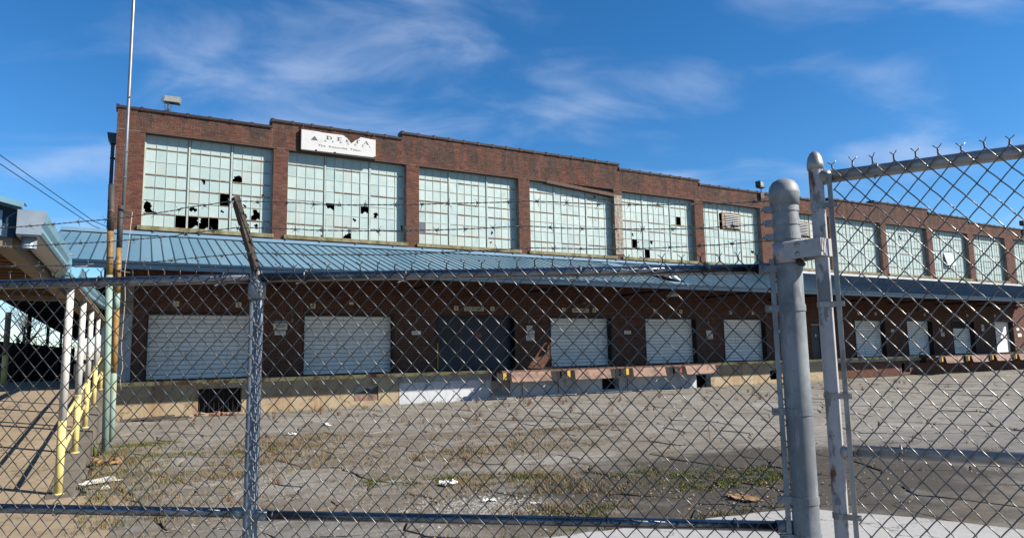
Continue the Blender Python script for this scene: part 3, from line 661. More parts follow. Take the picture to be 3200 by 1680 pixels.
x = 7.62; letter([[(x+.055, z0), (x+.12, z0), (x+.12, z1), (x+.055, z1-.03)], serif(x+.0875, .06, z0, .012), [(x+.12, z1-.014), (x+.20, z1-.03), (x+.205, z1-.045), (x+.205, z1), (x+.12, z1)]])
x = 7.96; letter([[(x+.09, z1), (x+.145, z1), (x+.235, z0), (x+.165, z0)], [(x+.1, z1), (x+.118, z1), (x+.04, z0), (x+.02, z0)], [(x+.07, 10.65), (x+.17, 10.65), (x+.17, 10.663), (x+.07, 10.663)], serif(x+.03, .035, z0, .011), serif(x+.2, .06, z0, .011)])
letter([[(5.81, 10.50), (6.10, 10.505), (5.96, 10.685)]], 'triangle_emblem')
for ch, x in zip('APPAREL', (6.385, 6.70, 7.015, 7.315, 7.63, 7.94, 8.245)):
    o = obj('letter', text_mesh(ch, .115, 'letter', .004, 1.35), 'ink_grey'); sp(o); o.location = so_ + Vector((x, YS-.003, 10.53))
o = obj('lettering', text_mesh('The  Knoxville  Team.', .115, 'lettering', .006, 1.6, 1.08), 'ink_grey'); sp(o); o.location = so_ + Vector((7.0, YS-.003, 10.315))

GP = 'dock number plates above the doors'
def plate(x, z, s, w=.2, h=.19, label=None, group=None, cat='sign', size=.17, y=YW-.004, mat='sign_cream', sx=1.0, name='number_sign', bold=.02):
    r = thing(name, label, cat, (x, y, z), group)
    MB().box(-w/2, w/2, -.012, -.001, -h/2, h/2).build('plate', mat, r)
    if s:
        o = obj('digits' if name == 'number_sign' else 'lettering', text_mesh(s, size, 'digits', bold, sx), 'ink', r); o.location = (0, -.0145, 0)
    return r
NUM = {'1': 1.215, '2': 3.31, '3': 6.04, '5': 12.19, '6': 13.97, '7': 17.79, '8': 19.58, '9': 23.43, '10': 25.19, '11': 28.85, '12': 30.62, '15': 40.17, '16': 41.96, '17': 45.62, '18': 47.43, '19': 51.0, '20': 52.76, '21': 56.54, '22': 58.26}
WORD = dict(zip(NUM, 'one two three five six seven eight nine ten eleven twelve fifteen sixteen seventeen eighteen nineteen twenty twenty-one twenty-two'.split()))
for s, x in NUM.items():
    plate(x, 3.85+(.06 if x > 39 else 0), s, label=f'cream plate with black numeral {WORD[s]} on the brick above a dock door', sx=1 if len(s) == 1 else .72)
plate(33.4, 3.88, '13', label='cream plate with black number thirteen on brick beside the blue entry door', sx=.72)
plate(7.56, 3.98, '', w=.17, h=.11, label='faded blank plate above the door marked three', name='blank_plate')
for x, l in ((13.06, 'cream board reading receiving between plates five and six'), (18.76, 'cream board reading receiving between plates seven and eight')):
    plate(x, 3.83, 'RECEIVING', w=.95, h=.18, label=l, name='receiving_sign', size=.165, sx=1.02)
# notices
r = thing('notice_board', 'blue and cream notice board on the brick between doors two and three', 'sign', (4.83, YW-.004, 3.09))
MB().box(-.255, .255, -.012, -.001, -.175, .175).build('panel', 'sign_cream', r); MB().box(-.25, .25, -.0165, -.0125, .075, .17).build('heading', 'ink_blue', r)
o = obj('lettering', text_mesh('NOTICE', .105, 'lettering', .01, 1.1), 'paper', r); o.location = (0, -.019, .122)
for k, (a, b) in enumerate(((-.19, .22), (-.2, .19), (-.17, .14))): MB().box(a, b, -.0145, -.0125, .02-k*.05, .038-k*.05).build('text_line', 'ink', r)
MB().box(-.01, .09, -.0150, -.0125, -.165, -.08).build('sticker', 'paper', r)
def paper(x0, x1, z0, z1, label, lines=3, arrow=False, cat='notice'):
    w, h = x1-x0, z1-z0; r = thing('paper_notice', label, cat, ((x0+x1)/2, YW-.004, (z0+z1)/2))
    MB().box(-w/2, w/2, -.008, -.001, -h/2, h/2).build('sheet', 'paper', r)
    for k in range(lines): zz_ = h*.32-k*h*.6/max(1, lines); MB().box(-w*.36, w*.36*(1-.2*(k % 2)), -.0105, -.0085, zz_-h*.03, zz_+h*.02).build('text_line', 'ink_grey', r)
    if arrow:
        a = MB(); zz_ = -h*.36; a.add([(-w*.38, -.0115, zz_), (-w*.28, -.0115, zz_-.03), (-w*.28, -.0115, zz_-.012), (w*.28, -.0115, zz_-.012), (w*.28, -.0115, zz_-.03), (w*.38, -.0115, zz_), (w*.28, -.0115, zz_+.03), (w*.28, -.0115, zz_+.012), (-w*.28, -.0115, zz_+.012), (-w*.28, -.0115, zz_+.03)], [tuple(range(10))]); fixn(a.build('arrow', 'ink', r))
paper(4.62, 5.03, 2.72, 2.88, 'white strip notice under the blue notice board')
paper(10.14, 10.55, 2.70, 2.87, 'white strip notice on brick between door three and the navy door')
paper(15.73, 16.04, 2.89, 3.10, 'grey sheet topmost of three notices left of door seven')
paper(15.75, 16.15, 2.73, 2.875, 'cream strip notice in the middle of three left of door seven', 2)
paper(15.69, 16.13, 2.41, 2.70, 'white notice with a double arrow left of door seven', 3, True)
paper(21.37, 21.79, 2.69, 2.86, 'white strip notice on brick between doors eight and nine')
paper(26.93, 27.31, 2.71, 2.86, 'cream strip notice on brick between doors ten and eleven', 2)
paper(26.96, 27.41, 2.40, 2.69, 'white notice with a double arrow between doors ten and eleven', 3, True)
paper(32.5, 32.85, 2.72, 2.89, 'small white notice on brick left of the blue entry door', 2)
paper(43.44, 43.79, 2.73, 2.91, 'white strip notice on brick between doors sixteen and seventeen', 2)
paper(49.0, 49.38, 2.75, 2.94, 'cream strip notice on brick between doors eighteen and nineteen', 2)
paper(49.19, 49.62, 2.40, 2.68, 'white framed notice between doors eighteen and nineteen', 3, True)
paper(54.51, 54.86, 2.78, 3.24, 'tall cream notice on brick between doors twenty and twenty-one', 5)
paper(59.5, 59.88, 2.81, 3.0, 'cream strip notice on sunlit brick right of door twenty-two', 2)
paper(59.6, 60.15, 2.33, 2.58, 'grey notice on brick right of door twenty-two', 3)
# floodlights
fl = thing('floodlight', 'wide grey floodlight on a short pole above the corner of the parapet', 'lamp', (.7, 27.2, 10.9))
MB().tube([(0, 0, -.02), (0, 0, .42)], .028, 8).build('pole', 'lamp_body', fl)
hd = MB().box(-.2, .36, -.11, .10, .42, .67).build('housing', 'galv_gate', fl); hd.rotation_euler = (R(-8), R(4), R(-14))
g_ = MB().box(-.185, .345, -.121, -.111, .435, .655).build('lens', 'lamp_glass', fl); g_.rotation_euler = (R(-8), R(4), R(-14))
MB().tube([(-.19, 0, .60), (-.24, 0, .5), (-.2, 0, .40), (0, 0, .36), (.2, 0, .40), (.35, 0, .42)], .014, 6).build('yoke', 'lamp_body', fl)
MB().tube([(-.1, .0, .36), (-.13, .02, .25), (-.05, .02, .12), (.06, .02, .1), (.1, .02, .3)], .01, 6).build('cable', 'cable', fl)
for (x, l) in ((31.75, 'small black floodlight on the parapet where the two halves of the facade meet'), (62.0, 'small black floodlight at the far end of the parapet')):
    f2 = thing('floodlight', l, 'lamp', (x, 26.95, 10.9)); MB().tube([(.1, -.04, -.25), (.1, -.04, .42)], .03, 8).build('pole', 'lamp_body', f2)
    MB().box(-.12, .32, -.2, .12, .30, .38).build('bracket', 'lamp_body', f2); h_ = MB().box(-.2, .26, -.16, .14, .36, .68).build('housing', 'lamp_body', f2); h_.rotation_euler = (0, 0, R(18))
    MB().box(-.17, .23, -.172, -.161, .39, .65).build('lens', 'lamp_glass', f2).rotation_euler = (0, 0, R(18)); MB().box(-.02, .26, -.1, -.055, -.32, .02).build('bracket', 'lamp_body', f2)

# ================================================================== CANOPY OVER THE DOCK
CX0, CX1, YE, ZE, ZW = -2.35, 61.3, 21.4, 4.60, 6.27
cn = thing('loading_canopy', 'long blue standing seam metal canopy sloping down over the loading dock', 'canopy', (30, 24, 4.6)); cno = Vector((-30, -24, -4.6))
def cp(o): o.parent = cn; o.location = Vector(o.location)+cno; return o
sl_ = (ZW-ZE)/(YW-YE); sp_ = .298; n = int((CX1-CX0)/sp_)
ang = math.atan(sl_); L = math.hypot(YW-YE, ZW-ZE)
pm = MB().box(0, sp_-.0005, 0, L, -.03, 0); pm = pm.mesh('roof_panel'); pm.materials.append(MAT['roof_blue'])
rm = MB().prism([(-.012, 0), (.012, 0), (.009, .026), (-.009, .026)], (0, 0, 0), (1, 0, 0), (0, 0, 1), (0, 1, 0), L+.004).mesh('seam'); rm.materials.append(MAT['seam_blue'])
for k in range(n):
    x = CX0+k*sp_
    torn = 20.0 < x+.15 < 20.75
    if torn:
        for (u0, u1) in ((0, .75), (2.9, L)):
            p_ = MB().box(0, sp_-.01, u0, u1, -.012, 0).build('roof_panel', 'roof_blue'); p_.location = (x, YE, ZE); p_.rotation_euler = (ang, 0, 0); cp(p_)
        continue
    if 36 < x and k % 23 == 7: pass
    o = bpy.data.objects.new('roof_panel', pm); COL.objects.link(o); o.location = (x, YE, ZE+rnd.gauss(0, .002)); o.rotation_euler = (ang, 0, 0); cp(o)
    s_ = bpy.data.objects.new('seam', rm); COL.objects.link(s_); s_.location = (0, 0, .0); s_.parent = o
# curled scraps of the torn panels
for (x, y, z, a, b, l) in ((20.15, 22.1, 4.95, .5, .15, .55), (20.45, 23.4, 5.36, -.25, .3, .4), (20.6, 21.95, 4.86, .2, -.2, .45)):
    q_ = MB().add([(-.14, 0, 0), (.14, 0, 0), (.15, l*.5, .10), (-.13, l*.55, .12), (.1, l, .30), (-.05, l*.9, .27)], [(0, 1, 2, 3), (3, 2, 4, 5)]).build('torn_sheet', 'leveler' if z > 5 else 'flash_white'); q_.location = (x, y, z); q_.rotation_euler = (a, b, .4); cp(q_)
cp(MB().box(CX0-.01, CX1, YE-.03, YE-.002, ZE-.20, ZE+.012).build('fascia', 'fascia_blue')); cp(MB().box(CX0-.01, CX1, YE-.046, YE-.031, ZE-.055, ZE+.02).build('drip_edge', 'fascia_blue'))
cp(MB().box(CX0, 33.0, YW-.22, YW-.003, ZW-.02, ZW+.10).build('flashing', 'flash_blue')); cp(MB().box(33.0, CX1, YW-.26, YW-.003, ZW-.02, ZW+.12).build('flashing', 'flash_white'))
for k in range(40):
    x = .5+k*1.45+rnd.uniform(-.1, .1); MBq = MB().box(-.015, .10, -.02, .02, 0, .07).build('flashing_clip', 'lamp_body'); MBq.location = (x, YW-.24, ZW+.085); MBq.rotation_euler = (0, R(-35), 0); cp(MBq)
# underside: purlins and brackets
for (y, z) in ((22.6, 4.66), (24.2, 5.14), (25.8, 5.62)): cp(MB().box(CX0, CX1, y, y+.1, z+.03, z+.21).build('purlin', 'deck'))
for w in WIN:
    x = w[1]+.28
    if x > CX1: continue
    cp(MB().tube([(x, YW-.01, 4.62), (x, YE+.6, 4.62)], .05, 6).build('bracket_arm', 'deck'))
cp(MB().box(CX0-.012, CX0-.002, YE, YW, ZE-.12, ZE+.02, Matrix.Translation((0, 0, 0))).build('end_trim', 'fascia_blue')) if False else None
lamp = MB().lathe([(0, .18), (.08, .17), (.30, -.02), (.29, -.03), (.07, .12), (0, .13)], (20.4, 22.3, 4.22), 16); lamp.tube([(20.4, 22.3, 4.39), (20.4, 22.3, 4.62)], .015, 6)
tag(lamp.build('pendant_lamp', 'flash_white'), 'white conical lamp hanging under the torn stretch of canopy', 'lamp')

# ================================================================== LOADING DOCK
YD = 25.2; ZDK = 1.17
dk = thing('loading_dock', 'long raised concrete loading dock with rusty yellow steel edge', 'loading dock', (30, 26, 0)); dko = Vector((-30, -26, 0))
def dp(o): o.parent = dk; o.location = Vector(o.location)+dko; return o
dp(MB().box(-.69, 66, YD+.03, YW-.01, 1.0, ZDK).build('dock_floor', 'dock_slab')); 
dp(MB().box(-.69, 66, YW-.009, YW+.60, .95, ZDK-.004).build('threshold', 'dock_slab'))
def dwall(x0, x1, mat, holes=(), z0=-.05, z1=1.05, y=YD, parts=None):
    xs = sorted(holes); x = x0; mb = MB()
    for (a, b, c, d) in xs:
        mb.box(x, a, y, y+.35, z0, z1); mb.box(a, b, y, y+.35, d, z1)
        if c > .02: mb.box(a, b, y, y+.35, z0, c)
        x = b
    mb.box(x, x1, y, y+.35, z0, z1); dp(mb.build('dock_wall', mat))
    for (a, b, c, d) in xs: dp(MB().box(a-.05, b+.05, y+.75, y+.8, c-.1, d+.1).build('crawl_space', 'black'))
dwall(-.68, 8.93, 'dock_concrete', [(1.92, 3.28, .05, .88), (7.19, 8.13, .2, .81)])
dwall(8.94, 12.88, 'dock_grey'); dp(MB().box(8.96, 12.86, YD-.006, YD-.002, -.03, .80).build('paint_coat', 'dock_white'))
dwall(12.89, 25.32, 'dock_white', [(12.93, 13.83, .12, .76), (18.58, 19.53, .14, .64), (24.32, 25.30, 0, .61)])
dwall(25.33, 33.95, 'dock_concrete', [(29.6, 30.5, .18, .66)])
dwall(33.96, 66, 'mortar', [(41.29, 42.18, .19, .77)], z1=.93); dp(MB().box(33.96, 66, YD-.12, YD+.02, .931, 1.05).build('dock_beam', 'dock_grey'))
mb = MB()
for k in range(14):
    z = -.03+k*BH; x = 34+(k % 2)*.107
    while x < 64:
        if not (41.15 < x < 42.15 and .16 < z < .76): v, f = brick_vf(x, x+.2, z, z+.058, YW-.012); mb.add([(p, q-YW+YD, r) for p, q, r in v], f)
        x += .213
o = dp(mb.build('dock_brick', 'brick')); o['kind'] = 'stuff'
dp(MB().box(7.21, 8.11, YD+.04, YD+.08, .2, .8).build('boarding', 'dock_grey')); dp(MB().add([(7.25, YD+.035, .5), (8.1, YD+.035, .42), (8.1, YD+.035, .74), (7.9, YD+.035, .60), (7.7, YD+.035, .68), (7.5, YD+.035, .55)], [(0, 1, 2, 3, 4, 5)]).build('rotted_patch', 'burnt_wood'))
dp(MB().box(7.22, 8.1, YD+.03, YD+.039, .2, .42).build('rusty_panel', 'leveler'))
dp(MB().box(12.95, 13.81, YD+.05, YD+.09, .12, .75).build('recess_panel', 'dock_grey'))
for k in range(9): dp(MB().box(1.96+k*.15, 1.975+k*.15, YD+.08, YD+.1, .05, .88).build('grille_bar', 'steel_dark'))
# steel nosing in lengths, some bent
def nosing(x0, x1):
    x = x0
    while x < x1-.1:
        l = min(rnd.uniform(2.2, 3.4), x1-x); p_ = MB().box(0, l-.01, -.035, .05, -.12, .012).build('edge_angle', 'nosing'); p_.location = (x, YD+.001, ZDK+rnd.uniform(-.006, .004)); p_.rotation_euler = (rnd.gauss(0, .02), rnd.gauss(0, .0012), 0); dp(p_); x += l
nosing(-.66, 12.88); nosing(25.2, 43.2)
def chips(x0, x1, n):                    # crumbled concrete along the edge
    for _ in range(n):
        x = rnd.uniform(x0, x1); s = rnd.uniform(.02, .06); MBq = MB().add([(rnd.uniform(-s, s)*1.6, rnd.uniform(-s, s), rnd.uniform(-.4*s, .6*s)) for _ in range(8)], [(0, 1, 2), (2, 1, 3), (3, 4, 5), (5, 6, 7), (0, 3, 6), (1, 5, 7), (2, 4, 6)]).build('concrete_chip', 'dock_slab'); MBq.location = (x, YD+.14, ZDK+.02); dp(MBq)
chips(1.5, 9, 60)
# leveler bays: a projecting steel deck with drop plates, bumpers and slots
def leveler_bay(x0, x1, starts, w, yf=24.15):
    cuts = []
    for s in starts: cuts += [(s-.18, s-.04)]
    x = x0
    for (a, b) in cuts + [(x1, x1)]:
        if a-x > .05: dp(MB().box(x, a, yf+.02, YD+.028, ZDK-.085, ZDK-.005).build('dock_deck', 'deck_steel'))
        if b > a: dp(MB().box(a, b, yf+.02, yf+.3, ZDK-.085, ZDK-.005).build('dock_deck', 'deck_steel')); dp(MB().box(a, b, yf+.75, YD+.028, ZDK-.085, ZDK-.005).build('dock_deck', 'deck_steel'))
        x = b
    for s in starts:
        q_ = MB().box(0, w, -.02, .0, -.40, 0); q_.box(0, w, -.05, -.021, -.41, -.375)
        q_ = q_.build('drop_plate', 'leveler'); q_.location = (s, yf, ZDK-.07); q_.rotation_euler = (R(-14+rnd.uniform(-3, 3)), R(rnd.uniform(-.6, .6)), 0); dp(q_)
        for (a, b) in ((s-.62, s-.36), (s+w+.06, s+w+.30)):
            if b < x1+.3: dp(MB().box(a, b, yf+.02, yf+.16, ZDK-.40, ZDK-.09).build('bumper', 'rubber'))
        dp(MB().box(s-.34, s-.19, yf+.005, yf+.12, ZDK-.36, ZDK-.088).build('bumper_bracket', 'ink_red' if s == starts[-1] else 'yellow'))
    for xx in (x0+.05, (x0+x1)/2, x1-.1): dp(MB().box(xx, xx+.08, YD-.4, YD-.003, .75, ZDK-.088).build('deck_bracket', 'steel_dark'))
leveler_bay(12.9, 25.05, (13.28, 16.36, 19.49, 22.63), 1.89)
leveler_bay(43.25, 60.2, (44.2, 47.2, 50.1, 53.1, 56.1), 1.83)
for x in (16.2, 20.0, 14.4): dp(MB().tube([(x, YD-.03, .62), (x, YD-.03, .10)], .012, 6).build('cable_drop', 'black'))

# ================================================================== RAMP
rp = thing('ramp', 'tan concrete ramp rising beside the loading dock to its floor level', 'ramp', (-2.4, 12, 0)); rpo = Vector((2.4, -12, 0))
def rpp(o): o.parent = rp; o.location = Vector(o.location)+rpo; return o
def rz(y): return .03 + (ZDK-.03)*min(1, max(0, (y-11.62)/(26.2-11.62)))
ys = [11.62, 14.72, 16.0, 17.35, 19.2, 22.0, 25.1, 30.5]
for a, b in zip(ys[:-1], ys[1:]):
    b2 = b-.035
    def pr(x0, x1, dz, dzb=0):
        m = MB(); zz_ = [rz(a)+dz, rz(b2)+dz]
        m.add([(x0, a, -.05), (x1, a, -.05), (x1, b2, -.05), (x0, b2, -.05), (x0, a, zz_[0]), (x1, a, zz_[0]), (x1, b2, zz_[1]), (x0, b2, zz_[1])], [(0, 3, 2, 1), (4, 5, 6, 7), (0, 1, 5, 4), (1, 2, 6, 5), (2, 3, 7, 6), (3, 0, 4, 7)]); return m
    rpp(pr(-4.05, -1.02, 0).build('ramp_slab', 'ramp_concrete')); rpp(pr(-1.012, -.70, .012).build('kerb', 'ramp_side'))

# ================================================================== RAMP CANOPY, POSTS, HANDRAILS, GUTTER
rc = thing('ramp_canopy', 'low blue canopy on white and yellow pipe posts over the ramp', 'canopy', (-2.4, 8, 3)); rco = Vector((2.4, -8, -3))
def cq(o): o.parent = rc; o.location = Vector(o.location)+rco; return o
PY = [11.8, 14.72, 17.4, 20.6, 24.2]
for y in PY:
    zb = rz(y)+.01; p_ = cq(MB().tube([(-.87, y, zb+1.02), (-.87, y, 3.06)], .052, 14).build('post', 'post_white'))
    MB().tube([(-.87, y, zb-.02), (-.87, y, zb+1.02)], .0535, 14).build('painted_base', 'post_yellow', p_); MB().lathe([(.075, zb-.01), (.075, zb+.010), (.05, zb+.012)], (-.87, y, 0), 12).build('base_plate', 'post_yellow', p_)
for a, b in zip(PY[:-1], PY[1:]):
    for h in (.55, 1.0): cq(MB().tube([(-.87, a, rz(a)+h), (-.87, b, rz(b)+h)], .028, 8).build('handrail', 'post_yellow'))
for (x, y, zb, zt) in ((-3.88, 28.9, ZDK, 3.6), (-3.9, 20.0, rz(20)+.0, 3.0), (-3.9, 14.0, rz(14), 3.0)):
    p_ = cq(MB().tube([(x, y, zb+1.0), (x, y, zt)], .09, 10).build('post', 'soffit_board')); MB().tube([(x, y, zb-.02), (x, y, zb+1.0)], .092, 10).build('painted_base', 'post_yellow', p_)
for h in (.55, 1.0): cq(MB().tube([(-3.88, 28.9, ZDK+h), (-3.9, 20, rz(20)+h), (-3.9, 14, rz(14)+h)], .028, 8).build('handrail', 'post_yellow'))
# roof: two slopes, wooden joists under
ya, yb = 7.52, 21.0; yj = 13.7
for (xa, za, xb, zb) in ((-.97, 3.34, -2.5, 3.72), (-2.5, 3.72, -4.25, 3.28)):
    nseg = 40
    for k in range(nseg):
        u, v = ya+(yb-ya)*k/nseg, ya+(yb-ya)*(k+1)/nseg-.006
        cq(MB().add([(xa, u, za), (xa, v, za), (xb, v, zb), (xb, u, zb), (xa, u, za-.035), (xa, v, za-.035), (xb, v, zb-.035), (xb, u, zb-.035)], [(3, 2, 1, 0), (4, 5, 6, 7), (0, 1, 5, 4), (1, 2, 6, 5), (2, 3, 7, 6), (3, 0, 4, 7)]).build('roof_panel', 'roof_blue'))
cq(fixn(MB().prism([(-4.27, 3.30), (-4.27, 3.05), (-1.0, 3.05), (-1.0, 3.30), (-2.5, 3.685)], (0, ya-.03, 0), (1, 0, 0), (0, 0, 1), (0, 1, 0), .028).build('gable_panel', 'fascia_blue')))
for k in range(14): x = -1.12-k*.22; cq(MB().box(x, x+.02, ya-.046, ya-.031, 3.06, 3.29).build('gable_rib', 'flash_blue'))
for (xa, za, xb, zb) in ((-.93, 3.355, -2.5, 3.735), (-2.5, 3.735, -4.3, 3.285)):
    cq(MB().add([(xa, ya-.16, za), (xb, ya-.16, zb), (xb, ya+.05, zb), (xa, ya+.05, za), (xa, ya-.16, za-.05), (xb, ya-.16, zb-.05)], [(0, 3, 2, 1), (4, 0, 1, 5)]).build('rake_trim', 'gutter_blue'))
for k in range(17): y = ya+.06+k*.36; cq(MB().box(-4.1, -1.18, y, y+.045, 2.98, 3.10).build('joist', 'wood_soffit'))
cq(MB().box(-4.1, -1.16, ya, yj, 3.105, 3.12).build('soffit_deck', 'deck_wood'))
cq(MB().box(-1.17, -1.02, ya, yb, 2.96, 3.12).build('edge_beam', 'soffit_board')); cq(MB().box(-.95, -.79, 11.4, 24.6, 3.0, 3.10).build('post_beam', 'soffit_board'))
cq(MB().box(-4.1, -1.0, yj, yj+.12, 2.93, 3.12).build('cross_beam', 'soffit_board')); cq(MB().box(-4.25, -4.05, ya, yj, 2.94, 3.12).build('edge_beam', 'soffit_board'))
# gutter: ogee profile, dented where it is torn from its hangers
gp_in = [(-.985, 3.30), (-.985, 3.075), (-.80, 3.075), (-.785, 3.10), (-.80, 3.15), (-.775, 3.20), (-.765, 3.285), (-.78, 3.285), (-.79, 3.20), (-.812, 3.15), (-.80, 3.11), (-.81, 3.088), (-.972, 3.088), (-.972, 3.30)]
def gutter(path, name):
    mb = MB(); n = len(gp_in); rings = []
    for (y, dx, dz, tw, sq) in path:
        ring = []
        for (x, z) in gp_in:
            xx, zz_ = (x+.985)*sq, (z-3.075)*(2-sq if sq < 1 else 1); c, s = math.cos(tw), math.sin(tw)
            ring.append((-.985+dx+xx*c-zz_*s, y, 3.075+dz+xx*s+zz_*c))
        rings.append(ring)
    fs_ = []
    for i in range(len(rings)-1):
        for j in range(n): fs_.append((i*n+j, (i+1)*n+j, (i+1)*n+(j+1) % n, i*n+(j+1) % n))
    mb.add([p for r_ in rings for p in r_], fs_ + [tuple(range(n)), tuple((len(rings)-1)*n+j for j in reversed(range(n)))]); return cq(fixn(mb.build(name, 'gutter_blue')))
gutter([(7.44, 0, 0, 0, 1), (8.6, 0, 0, 0, 1), (9.7, .01, -.01, .03, 1), (10.2, .02, -.02, .08, .95), (10.5, .0, -.03, .02, .8), (10.75, .03, -.05, .15, .9)], 'gutter')
gutter([(10.7, .10, -.12, -.1, .9), (11.2, .06, -.06, -.25, .85), (12.4, .03, -.02, -.1, 1), (15, .02, .03, -.12, 1), (18, .06, .12, -.2, 1), (21, .12, .2, -.25, 1)], 'gutter')
cq(MB().prism([(-.985, 3.30), (-.985, 3.075), (-.80, 3.075), (-.785, 3.10), (-.80, 3.15), (-.775, 3.20), (-.765, 3.30)], (0, 7.425, 0), (1, 0, 0), (0, 0, 1), (0, 1, 0), .012).build('gutter_end', 'gutter'))
cq(MB().box(-.984, -.815, 7.45, 10.4, 3.062, 3.073).build('gutter_bottom', 'gutter'))
cq(MB().lathe([(.062, -.10), (.062, 0), (.055, 0), (.055, -.10)], (-.9, 7.56, 3.06), 16).build('outlet', 'gutter'))
for (y, dx) in ((8.2, 0), (9.2, 0), (10.4, .02)): cq(MB().tube([(-.99, y, 3.30), (-.765+dx, y, 3.295)], .008, 6).build('gutter_strap', 'alu'))
cq(MB().tube([(-.76, 10.75, 3.18), (-.62, 10.8, 3.20), (-.56, 10.82, 3.235)], .012, 6).build('gutter_spike', 'alu'))
# side canopy further back, along the flank of the building
sc_ = thing('side_canopy', 'dark low canopy running back along the side wall behind the ramp', 'canopy', (-2.5, 40, 3)); 
o = MB().add([(-4.1, 27.2, 4.05), (-.91, 27.2, 4.5), (-.91, 62, 4.2), (-4.1, 62, 3.35), (-4.1, 27.2, 4.2), (-.91, 27.2, 4.65), (-.91, 62, 4.35), (-4.1, 62, 3.5)], [(0, 3, 2, 1), (4, 5, 6, 7), (0, 1, 5, 4), (1, 2, 6, 5), (2, 3, 7, 6), (3, 0, 4, 7)]).build('roof', 'deck', sc_); o.location = (2.5, -40, -3)
for y in (34, 41, 48, 55): MB().tube([(-1.35, y-40, -3), (-1.35, y-40, .85)], .07, 8).build('post', 'deck', sc_)
# ================================================================== POLES BY THE RAMP
p1 = thing('pipe_pole', 'stout capped pipe pole, dark above, rusty orange then pale green below, beside the ramp', 'pole', (-.45, 16.6, 0))
def lean(z, t): return (-.14*z/5.65*t, 0, z)
for (a, b, m, r_) in ((-.1, 3.7, 'pole_green', .066), (3.7, 4.64, 'pole_rust', .064), (4.64, 5.65, 'pole_steel', .063)): MB().tube([lean(a, 1), lean(b, 1)], r_, 16).build('pipe_length', m, p1)
for z in (4.05, 5.05): MB().tube([lean(z, 1), lean(z+.04, 1)], .068, 16).build('weld_collar', 'pole_steel', p1)
MB().tube([lean(5.65, 1), lean(5.665, 1)], [.066, .05], 16).build('pole_cap', 'pole_steel', p1)
p2 = thing('flagpole', 'tall thin steel flagpole rising from a rusty green pipe footing', 'flagpole', (-.40, 18.8, 0))
def lean2(z): return (-.05*z/5.65, 0, z)
for (a, b, m, r_) in ((-.1, 1.6, 'pole_green', .066), (1.6, 3.1, 'pole_rust', .065), (3.1, 3.5, 'pole_green', .0655), (3.5, 4.6, 'pole_rust', .065), (4.6, 5.65, 'pole_steel', .064)): MB().tube([lean2(a), lean2(b)], r_, 16).build('pipe_length', m, p2)
MB().tube([(.0, .02, 5.2), (-.0, .02, 7.5), (-.005, .02, 10.5), (-.01, .02, 15.5)], [.042, .041, .038, .028], 14).build('mast', 'alu', p2)
for z in (5.55, 4.05): MB().tube([(-.10, -.07, z), (.04, -.085, z-.01), (.1, -.02, z-.03), (.22, -.03, z-.04)], .015, 6).build('strap', 'lamp_body', p2)
for z in (6.35, 7.0, 8.4): MB().box(-.02, .05, -.035, -.02, z, z+.03).build('collar_bolt', 'alu', p2)
MB().tube([(.2, -.04, 5.5), (.15, -.04, 4.7), (.10, -.05, 4.0), (.14, -.06, 3.4), (.11, -.05, 2.2), (.16, -.06, 1.75), (.12, -.05, 1.45), (.15, -.05, 1.2)], .009, 6).build('halyard', 'rope', p2)

# ================================================================== CHAIN LINK
def wire_mesh(p, pv, rows, flip, r, seed, mat, name='wire'):
    q = random.Random(seed); pts = []
    X = [0, p/2]; nodes = []
    for j in range(rows+1): nodes.append((X[(j+flip) % 2]+q.gauss(0, .0006), -j*pv/2+q.gauss(0, .0007)))
    y = .0034
    for j in range(rows):
        (xa, za), (xb, zb) = nodes[j], nodes[j+1]; right = xb > xa; yy = -y if right else y
        ox = .0018*(1 if right else -1)
        for t in (.06, .5, .94): pts.append((xa+(xb-xa)*t, yy*(1 if t == .5 else .85), za+(zb-za)*t + (.0012 if t == .5 else 0)))
        pts.append((xb+ox*1.1, 0, zb))
    first = nodes[0]; pts = [(first[0], 0, first[1])]+pts
    me = MB().tube(pts, r, 5, True, True).mesh(name); me.materials.append(MAT[mat]); return me
def twist_mesh(r, mat):
    mb = MB()
    for ph in (0, math.pi):
        pts = [(.0027*math.cos(ph+k*1.15), .0027*math.sin(ph+k*1.15), k*.0026) for k in range(11)]
        s = 1 if ph == 0 else -1; pts += [(s*.008, -.002*s, .032), (s*.017, -.004*s, .042)]; mb.tube(pts, r, 5)
    me = mb.mesh('twist_end'); me.materials.append(MAT[mat]); return me
def fabric(parent, s0, k0, k1, p, pv, ztop, rows, r, slope=0, mat='galv_wire'):
    A = [wire_mesh(p, pv, rows, 0, r, 11+i, mat) for i in range(3)]; B = [wire_mesh(p, pv, rows, 1, r, 21+i, mat) for i in range(3)]; T = twist_mesh(r*.92, mat)
    for k in range(k0, k1):
        s = s0+k*p
        for me, x in ((rnd.choice(A), s), (rnd.choice(B), s+p/2)):
            o = bpy.data.objects.new('wire', me); COL.objects.link(o); o.parent = parent; o.location = (x+.0012*noise.noise(Vector((x*9, 3, 1))), .007*noise.noise(Vector((x*1.6, 1, 7)))+rnd.gauss(0, .0005), ztop+slope*(x)+.0015*noise.noise(Vector((x*2.3, 5, 1)))); o.rotation_euler = (rnd.gauss(0, .0007)+.003*noise.noise(Vector((x*1.3, 9, 2))), .0022*noise.noise(Vector((x*1.1, 2, 2)))+rnd.gauss(0, .0005), 0)
        o = bpy.data.objects.new('twist_end', T); COL.objects.link(o); o.parent = parent; o.location = (s, 0, ztop+slope*s); o.rotation_euler = (rnd.gauss(0, .12), rnd.gauss(0, .10), rnd.uniform(-.7, .7)); o.scale = (.85, .85, rnd.uniform(.7, .9))
